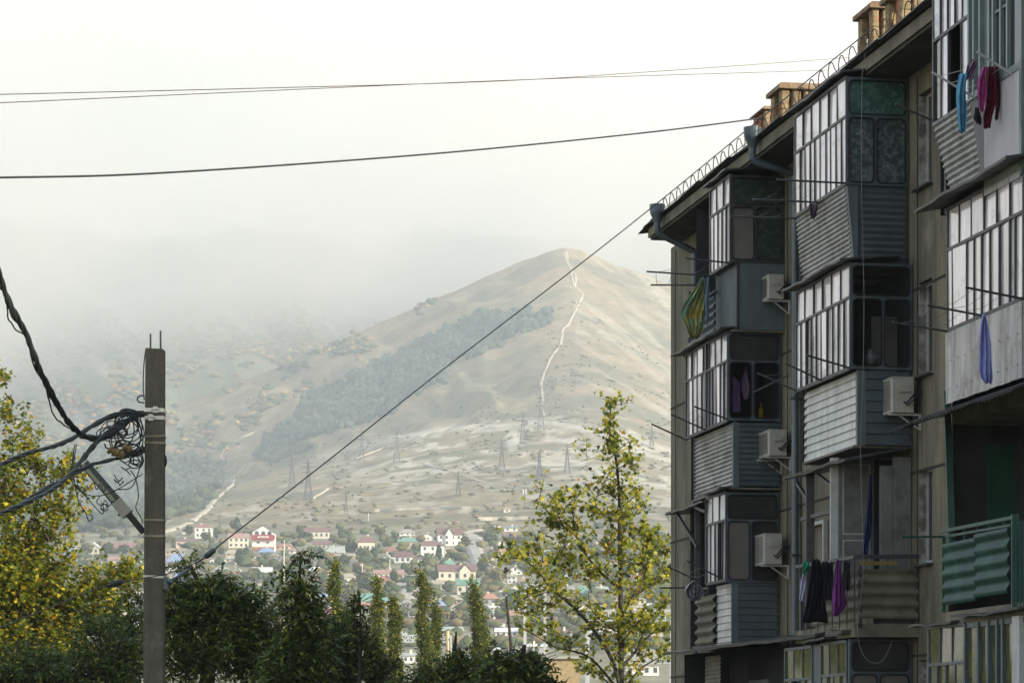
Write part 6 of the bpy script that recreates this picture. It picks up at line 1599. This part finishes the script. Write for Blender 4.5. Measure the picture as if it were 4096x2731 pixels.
HS = [
 (776,849,2151,2109,2095,'red','white','white two-storey house with open corner porch, highest at the left by the pale track','hip',2,3),
 (696,807,2188,2164,2152,'maroon','pink','low pink house with flat maroon roof, just right of the concrete pole','hip',1,4),
 (909,994,2190,2149,2130,'pinkred','cream','wide cream two-storey house with pink-red roof, left of the arched house','side',2,4),
 (1030,1099,2222,2208,2189,'blue','dim','low house with bright blue roof right below the arched house','hip',1,2),
 (895,954,2227,2213,2195,'tan','tan','small tan house with pyramid roof below the wide cream house','hip',1,2),
 (665,753,2262,2246,2212,'blue','tan','big blue-roofed house close to the right side of the concrete pole','hip',1,3),
 (655,740,2218,2200,2192,'tan','tan','flat-roofed tan house directly above the big blue roof','flat',1,4),
 (1216,1319,2153,2126,2107,'maroon','cream','cream house with purple-red roof under the small low pylon','side',1,5),
 (1250,1325,2197,2174,2160,'maroon','tan','house with wide dark red roof below the purple-roofed cream house','side',1,4),
 (1298,1377,2222,2210,2183,'greyg','brick','house with pale grey-green metal roof and red wall','side',1,2),
 (1337,1419,2240,2221,2211,'tan','tan','long tan house overlapping the grey-green metal roof','side',1,5),
 (1427,1499,2210,2168,2141,'maroon','cream','cream house with dormered dark red roof left of the green-roofed house','hip',1,4),
 (1004,1086,2304,2290,2264,'white','dim','shed with plain white roof in the gardens above the dark ash','shed',1,3),
 (925,1002,2306,2296,2283,'red','brick','long low red-brown house left of the white-roofed shed','side',1,3),
 (690,745,2325,2311,2287,'blue','dim','half-hidden blue roof low beside the concrete pole','hip',1,2),
 (1212,1289,2344,2325,2298,'orange','brick','orange brick house with slanting orange roof behind the dark spire','gable',1,3),
 (1231,1293,2294,2279,2264,'white','white','white bungalow right of the dark spire top','hip',1,3),
 (1365,1423,2340,2309,2290,'tan','cream','beige house with tan pyramid roof right of the crooked poplar','hip',1,2),
 (1423,1496,2340,2323,2309,'brown','cream','long low house with grey-brown roof above the middle poplar','hip',1,4),
 (1021,1078,2357,2344,2329,'tan','tan','small tan hip-roofed house behind the broad dark ash','hip',1,2),
 (1268,1385,2405,2386,2369,'blue','dim','wide shed with pale blue roof behind the crooked poplar','shed',1,4),
 (1101,1163,2197,2185,2174,'pinkred','pink','small pink building right of the arched house','flat',1,3),
 (1593,1660,2141,2132,2113,'grey','white','white bungalow with grey pyramid roof, uppermost right of centre','hip',1,3),
 (1589,1672,2192,2166,2147,'green','tan','house with green hip roof below the grey pyramid roof','hip',1,3),
 (1679,1737,2160,2147,2132,'brown','white','white gabled cottage left of the big white gabled house','gable',1,1),
 (1746,1848,2182,2138,2109,'brown','white','big white house with brown roof and central front gable by the street','side',2,4),
 (1679,1777,2229,2182,2160,'maroon','white','square white two-storey house with dark hip roof','hip',2,3),
 (1777,1815,2212,2196,2184,'tan','cream','low cream annex right of the square white house','shed',1,2),
 (1542,1588,2218,2203,2185,'red','cream','little house with pointed red roof left of the brown dormer roof','hip',1,2),
 (1578,1651,2250,2226,2203,'brown','white','white house with brown roof and small white dormer','side',1,3),
 (1534,1578,2248,2237,2224,'white','white','small white lean-to touching the dormered brown-roofed house','shed',1,1),
 (1769,1823,2266,2258,2237,'green','tan','small green pyramid roof between white house and large maroon roof','hip',1,2),
 (1827,1917,2375,2338,2314,'green','cream','house with wide sea-green roof behind the pointed poplar','side',1,3),
 (1490,1614,2318,2293,2275,'pinkred','cream','long low house with patchy pink-red roof above the middle of town','side',1,6),
 (1505,1568,2333,2325,2300,'red','tan','low red-roofed outbuilding in front of the long pink-red roof','hip',1,2),
 (1400,1565,2424,2402,2369,'green','tan','very wide pale green roof behind the middle poplar','hip',1,4),
 (1400,1482,2446,2428,2410,'orange','cream','low house with faded orange roof behind the sapling','side',1,3),
 (1712,1783,2449,2421,2398,'blue','brick','brick house with blue pyramid roof right of the tallest poplar','hip',1,2),
 (1746,1853,2412,2398,2377,'tan','tan','broad tan hip roof above the blue pyramid roof','hip',1,3),
 (1800,1846,2440,2426,2409,'orange','cream','small cream house with orange roof left of the pointed poplar','gable',1,2),
 (1928,1993,2420,2394,2371,'orange','grey','house with bright orange-red pyramid roof right of the pointed poplar','hip',1,2),
 (1995,2056,2432,2409,2384,'grey','grey','grey hip-roofed house by the leaning wooden pole','hip',1,2),
 (2008,2077,2166,2149,2126,'maroon','brick','house with dark red roof and dormer at the upper right street','hip',1,2),
 (2014,2074,2124,2111,2099,'slate','white','white house with slate-blue flat roof, uppermost at the right','shed',1,2),
 (1987,2020,2185,2172,2157,'tan','cream','tiny gabled cream house left of the dark red roof at the right','gable',1,1),
 (1989,2050,2224,2206,2187,'pinkred','cream','cream bungalow with pink-red roof left of the plane tree limb','side',1,3),
 (2024,2089,2298,2283,2264,'grey','white','white house with grey gable just under the plane tree limb','gable',1,2),
 (2028,2068,2333,2306,2291,'tan','white','narrow white two-storey house under the lowest left limb','shed',2,2),
 (1947,1982,2325,2314,2300,'white','white','tiny white house with tilted white roof right of the maroon mansion','shed',1,1),
 (2072,2116,2335,2325,2310,'pinkred','tan','low pinkish house behind the plane tree leaves','hip',1,2),
 (1997,2043,2380,2370,2360,'white','white','small flat white building above the grey hip roof','flat',1,2),
 (2047,2081,2374,2358,2348,'white','white','white block beside the lattice gantry','flat',1,1),
 (1953,1997,2443,2430,2417,'white','white','low white house under the orange-red pyramid roof','shed',1,2),
 (348,401,2216,2190,2168,'white','cream','cream gabled house left of the concrete pole, seen over yellow leaves','gable',1,2),
 (401,546,2206,2190,2168,'red','pink','long red-roofed house immediately left of the concrete pole','side',1,4),
 (174,212,2265,2250,2235,'white','cream','small pale house between leaves of the left plane tree','gable',1,1),
 (256,330,2226,2212,2195,'blue','grey','grey house with blue roof behind the left plane tree','hip',1,2),
 (430,540,2262,2240,2222,'pinkred','cream','cream bungalow low at the left of the concrete pole','side',1,4),
 (2258,2356,2325,2312,2296,'white','white','plain white roofed shed behind the plane tree','shed',1,3),
 (2300,2360,2386,2375,2340,'green','grey','sea-green roof glimpsed behind the plane tree','hip',1,2),
 (2382,2465,2337,2325,2308,'grey','white','long pale house behind the right limbs of the plane tree','side',1,3),
 (2350,2402,2292,2280,2262,'blue','tan','blue-roofed house high behind the plane tree trunk','hip',1,2),
 (2035,2100,2488,2460,2438,'pinkred','tan','wide faded red roof right of the wooden pole','side',1,3),
 (1978,2075,2545,2525,2508,'white','white','long white-roofed shed left of the wooden pole foot','side',1,4),
 (1760,1850,2532,2520,2503,'greyg','white','long white shed behind the cream post','side',1,5),
 (1282,1343,2474,2455,2430,'red','tan','dusky red roof behind the ragged dark tree','hip',1,2),
 (1403,1476,2534,2500,2462,'pinkred','pink','pink gabled building behind the sapling','gable',1,3),
 (2120,2190,2262,2246,2232,'grey','white','white house glimpsed under the topmost left limb of the plane tree','hip',1,3),
 (2150,2230,2330,2315,2296,'maroon','cream','maroon-roofed house glimpsed left of the plane tree trunk','hip',1,3),
 (2440,2520,2262,2246,2230,'brown','cream','brown-roofed cream house near the building edge','hip',1,3),
 (2560,2640,2300,2280,2262,'red','white','red-roofed white house closest to the building edge','hip',1,3),
]
HB = []
for t in HS:
    kw = dict(kind=t[8], fl=t[9], nw=t[10])
    if t[7].startswith('big white house'): kw['front'] = -.08
    house(*t[:8], **kw); HB.append((t[0], t[1], t[4], t[2]))
# the large maroon-roofed mansion
house(1750, 1905, 2321, 2283, 2254, 'maroon', 'cream', 'large cream mansion with long maroon roof and front gable', 'side', 1, 5, front=.42); HB.append((1750, 1905, 2250, 2321))
# arched house with red band
def arched():
    g = ground_at(1053, 2212); Y = g[1]; k = Y / F; w = 88 * k
    root = empty('house', (g[0], g[1] + 5, g[2])); tag(root, 'tall white house with arched top-floor loggia and dark red band across its front', 'house')
    z = lambda py: (2212 - py) * k
    x = w / 2
    m = MB(); m.box((-x, -5, -4), (x, 5, z(2128))); m.add([(-x,-5,z(2128)),(x,-5,z(2128)),(0,-5,z(2101)),(-x,5,z(2128)),(x,5,z(2128)),(0,5,z(2101))], [(0,1,2),(5,4,3)]); m.build('wall', WM['white'], root, local=True)
    m = MB(); X = x + .5; m.add([(-X,-5.5,z(2130)),(0,-5.5,z(2098)),(X,-5.5,z(2130)),(-X,5.5,z(2130)),(0,5.5,z(2098)),(X,5.5,z(2130))], [(0,1,4,3),(1,2,5,4)]); ro = m.build('roof', RM['tan'], root, local=True)
    m = MB(); m.hexa([(-x-.3,-6.6,z(2158)),(x+.3,-6.6,z(2158)),(x+.3,-5.02,z(2158)),(-x-.3,-5.02,z(2158)),(-x-.3,-6.0,z(2140)),(x+.3,-6.0,z(2140)),(x+.3,-5.02,z(2138)),(-x-.3,-5.02,z(2138))]); m.build('red_parapet', flatm('dark red tiles', (.34,.05,.06)), root, local=True)
    m = MB()
    for i in range(8): xx = -x*.45 + i * x*.9/7; m.box((xx-.25,-6.75,z(2151)),(xx+.25,-6.3,z(2144)))
    m.build('white_balustrade', WM['white'], root, local=True)
    m = MB(); m.box((-x-.02, -6.4, z(2200)), (x+.02, -5.01, z(2187))); m.build('brick_plinth', WM['brick'], root, local=True)
    for cx_ in (-.58, 0, .56):
        m = MB(); r = x * .19; c = cx_ * x; P = [(c-r,-5.04,z(2138)),(c+r,-5.04,z(2138))]
        for i in range(9): a = PI * i / 8; P.append((c + r*math.cos(a), -5.04, z(2131) + r*.95*math.sin(a)))
        m.add(P, [tuple(range(len(P)))]); m.build('arch_opening', mt_hw, root, local=True)
    for cx_ in (-.45, .4):
        m = MB(); m.box((cx_*x-.8,-5.1,z(2172)),(cx_*x+.8,-4.9,z(2166))); m.build('window', mt_hw, root, local=True)
arched(); HB.append((1005, 1100, 2095, 2215))
# small fill-in houses, too far and small to tell apart
rr = random.Random(5); nfill = 0; tries = 0
while nfill < 175 and tries < 9000:
    tries += 1
    x = rr.uniform(140, 2640); yb = rr.uniform(2190, 2580); w = rr.uniform(24, 60) * (1 + (yb - 2200) / 700)
    hh = rr.uniform(9, 18) * (1 + (yb-2200)/600)
    if any(x < b + 6 and x + w > a - 2 and yb > t + 2 and yb - hh * 1.5 < bo - 2 for a, b, t, bo in HB): continue
    if 1860 < x + w/2 < 1960 and yb < 2270: continue
    rc = rr.choice(['maroon','tan','grey','white','pinkred','greyg','brown','tan','grey','red'])
    house(x, x + w, yb, yb - hh, yb - hh * 1.75, rc, rr.choice(['white','cream','tan','grey','cream','dim','pink']), 'small pale house half hidden among the hazy garden trees of the far town', rr.choice(['hip','side','gable','shed']), 1, 2, group='small fill houses of the far town'); HB.append((x, x + w, yb - hh*1.8, yb)); nfill += 1
# terrace walls / fences above the town
def long_wall(pts, h, mat, label):
    m = MB(); G = []
    for a, b in zip(pts[:-1], pts[1:]):
        for k in range(8): t = k / 8; G.append(ground_at(a[0] + (b[0]-a[0])*t, a[1] + (b[1]-a[1])*t))
    G = [g for g in G if g]; rows = [[(g[0], g[1], g[2]-.5), (g[0], g[1], g[2]+h), (g[0], g[1]+.4, g[2]+h), (g[0], g[1]+.4, g[2]-.5)] for g in G]
    m.grid(rows); o = m.build('boundary_wall', mat, None); tag(o, label, 'wall')
long_wall([(1913,2081),(2000,2080),(2080,2078),(2160,2074),(2260,2078)], 2.0, flatm('pale block wall', (.55,.5,.4)), 'long pale boundary wall above the slate-roofed white house')
long_wall([(1500,2046),(1565,2041),(1683,2038),(1760,2036),(1900,2036)], 1.6, flatm('grey block wall', (.44,.41,.35)), 'grey terrace wall crossing the slope above town')
long_wall([(700,2140),(740,2136),(770,2137)], 1.3, flatm('rubble wall', (.5,.46,.38)), 'short rubble wall left of the white two-storey house')
# ruined hut on the slope
house(2010, 2042, 2048, 2036, 2030, 'tan', 'cream', 'small ruined hut alone on the slope above the boundary wall', 'flat', 1, 1)
# yellow brick shed and gantry at the bottom right
YB = 260.0
def brick_shed():
    a = at(2186, 2634, YB); b = at(2316, 2731, YB); zg = float(hill_z(a[0], YB)[0]); root = empty('brick_building', ((a[0]+b[0])/2, YB, zg)); tag(root, 'plain yellow brick building low at the left of the plane tree trunk', 'building')
    m = MB(); m.box((a[0], YB, zg-1), (b[0], YB + 7, a[2])); m.build('wall', M('yellow brick', (.42,.32,.17), (.30,.22,.12), scale=2.5, rough=.9, bump=.5), root)
    m = MB(); m.box((a[0]-.3, YB-.3, a[2]+.01), (b[0]+.3, YB + 7.3, a[2]+.25)); m.build('roof', WM['grey'], root)
brick_shed()
mt_gan = M('silver painted steel', (.50,.52,.53), rough=.5)
def gantry(x0, x1, y0, y1, Y, n, label, legs=True, name='lattice_gantry'):
    A = at(x0, y0, Y); Bq = at(x1, y1, Y); th = .16; root = empty(name, (A[0], Y, float(hill_z(A[0], Y)[0]))); tag(root, label, 'gantry')
    m = MB()
    for dy in (0, 1.0):
        m.bar((A[0], Y+dy, A[2]), (Bq[0], Y+dy, A[2]), th); m.bar((A[0], Y+dy, Bq[2]), (Bq[0], Y+dy, Bq[2]), th)
        for i in range(n):
            xa = A[0] + (Bq[0]-A[0])*i/n; xb = A[0] + (Bq[0]-A[0])*(i+1)/n
            z0, z1 = (A[2], Bq[2]) if i % 2 else (Bq[2], A[2]); m.bar((xa, Y+dy, z0), (xb, Y+dy, z1), th*.7); m.bar((xb, Y+dy, A[2]), (xb, Y+dy, Bq[2]), th*.6)
    m.build('lattice_beam', mt_gan, root)
    if legs:
        for xx in (A[0], Bq[0]):
            m = MB(); m.bar((xx, Y+.5, float(hill_z(xx, Y)[0]) - .5), (xx, Y+.5, A[2]), .45); m.build('leg', mt_gan, root)
gantry(2350, 2690, 2440, 2480, 300, 12, 'silver lattice gantry crossing behind the plane tree at the right')
gantry(1590, 1800, 2540, 2566, 330, 14, 'white lattice railing bridge behind the tallest poplar', name='lattice_bridge')
gantry(2100, 2180, 2335, 2352, 420, 6, 'small white lattice gantry left of the plane tree')
gantry(2490, 2690, 2600, 2650, 240, 8, 'lower silver lattice truss at the building corner')
# sheds of the industrial strip at the bottom
for a in [(1500,1600,2640,2606,2592,'white','grey','pale low warehouse behind the tallest poplar foot','shed',1,4),(1605,1700,2650,2622,2606,'greyg','white','white warehouse right of the tallest poplar foot','shed',1,4),
          (1180,1290,2600,2570,2552,'white','white','white shed behind the spired dark ash','shed',1,4),(2330,2480,2560,2530,2512,'white','white','long white depot behind the plane tree','shed',1,6),(2100,2200,2610,2585,2570,'white','grey','white depot shed above the yellow brick building','shed',1,3),(2500,2640,2700,2660,2640,'grey','white','white depot at the building corner','shed',1,4),(1900,2000,2630,2600,2585,'white','grey','grey depot between the poplars and the wooden pole','shed',1,3),(640,760,2590,2560,2540,'white','cream','pale building glimpsed behind the dark trees by the pole','shed',1,4)]:
    house(*a[:8], kind=a[8], fl=a[9], nw=a[10])
# garden trees of the town: small bushy crowns
def bushy(seed, conifer=False):
    rg = np.random.default_rng(seed); n = 150
    d = rg.normal(size=(n, 3)); d /= np.linalg.norm(d, axis=1)[:, None]; r = rg.uniform(.55, 1.05, n)
    sc = np.array([1, 1, 1.0]) if not conifer else np.array([.55, .55, 1.5])
    P = d * r[:, None] * sc + np.array([0, 0, 1.25 if not conifer else 1.6])
    nr = d + rg.normal(size=(n, 3)) * .6; nr /= np.linalg.norm(nr, axis=1)[:, None]
    t = np.cross(nr, rg.normal(size=(n, 3))); t /= np.linalg.norm(t, axis=1)[:, None]; b = np.cross(nr, t); s = rg.uniform(.16, .34, n)[:, None, None]
    q = np.array([(-1,-1),(1,-.7),(.8,1),(-.9,.8)])
    V = (P[:, None, :] + s * (q[None, :, 0:1] * t[:, None, :] + q[None, :, 1:2] * b[:, None, :])).reshape(-1, 3)
    core = IV2 * .72 * sc * (1 + rg.normal(size=(len(IV2), 1)) * .08) + np.array([0, 0, 1.25 if not conifer else 1.6])
    base = np.array([(.07,.09,.035),(.10,.11,.04),(.13,.115,.045),(.055,.085,.045)][seed % 4])
    vs = list(map(tuple, V)) + list(map(tuple, core)); fs = [tuple(range(i*4, i*4+4)) for i in range(n)] + [tuple(int(j) + n*4 for j in f) for f in IF2]
    k0 = len(vs)
    for z, rr_ in ((-.6, .08), (1.0, .06)):
        for k in range(5): vs.append((rr_*math.cos(2*PI*k/5), rr_*math.sin(2*PI*k/5), z))
    for k in range(5): fs.append((k0+k, k0+(k+1)%5, k0+5+(k+1)%5, k0+5+k))
    c = np.concatenate([np.repeat(base[None] * rg.uniform(.6, 1.5, (n, 1)), 4, 0), np.repeat(base[None] * .7, len(core), 0), np.repeat(np.array([[.1,.08,.06]]), 10, 0)])
    return raw_mesh('garden_tree', np.array(vs), fs, mt_cov, cols=c)
PT = [bushy(i, i in (3, 7)) for i in range(8)]
rr = random.Random(12); n = 0; tries = 0
while n < 230 and tries < 6000:
    tries += 1
    x = rr.uniform(60, 2680); y = rr.uniform(2118, 2500)
    if rr.random() > (y - 2080) / 150: continue
    ins_ = any(a < x < b and t < y - 2 < bo + 2 for a, b, t, bo in HB)
    if ins_ or (1870 < x < 1950 and y < 2270): continue
    g = ground_at(x, y)
    if not g: continue
    o = link('garden_tree', PT[rr.randrange(8)], None, g); s_ = rr.uniform(1.3, 2.8); o.scale = (s_ * rr.uniform(.9, 1.3), s_ * rr.uniform(.9, 1.3), s_ * rr.uniform(.7, 1.1)); o.rotation_euler = (0, 0, rr.uniform(0, 6.3))
    tag(o, 'hazy green garden tree among the houses of the far town', 'tree', 'garden trees of the far town'); n += 1
pts = sample([(60,2120),(2690,2110),(2690,2600),(60,2600)], 1700, rg, lambda x, y: .15 if any(a - 4 < x < b + 4 and t < y < bo + 1 for a, b, t, bo in HB) or (1870 < x < 1950 and y < 2280) else float(np.clip((y-2090)/120, 0, 1)))
scatter_stuff('garden_greenery', pts, pick([(.08,.10,.04),(.12,.12,.05),(.16,.13,.06),(.055,.08,.04)], [5,4,2,3], len(pts), rg), 2.6, 3.4, 8, 'hedges and shrubs between the town houses')
for i, (x, y0, y1, lab) in enumerate(((1448,2318,2252,'thin pale utility pole above the middle of town'),(1135,2330,2160,'tall pale concrete pole right of the arched house'),(1590,2440,2395,'short pale pole by the lower street'),(1558,2290,2235,'pale pole between red-roofed and dormered houses'),(1473,2084,2050,'leaning pale post above the town edge'))):
    g = ground_at(x, y0); m = MB(); H = (y0-y1)*g[1]/F; m.tube([g, (g[0]+.2, g[1], g[2]+H)], [.35 if i == 1 else .2, .2], 6); o = m.build('utility_pole', WM['cream'], None); tag(o, lab, 'utility pole')
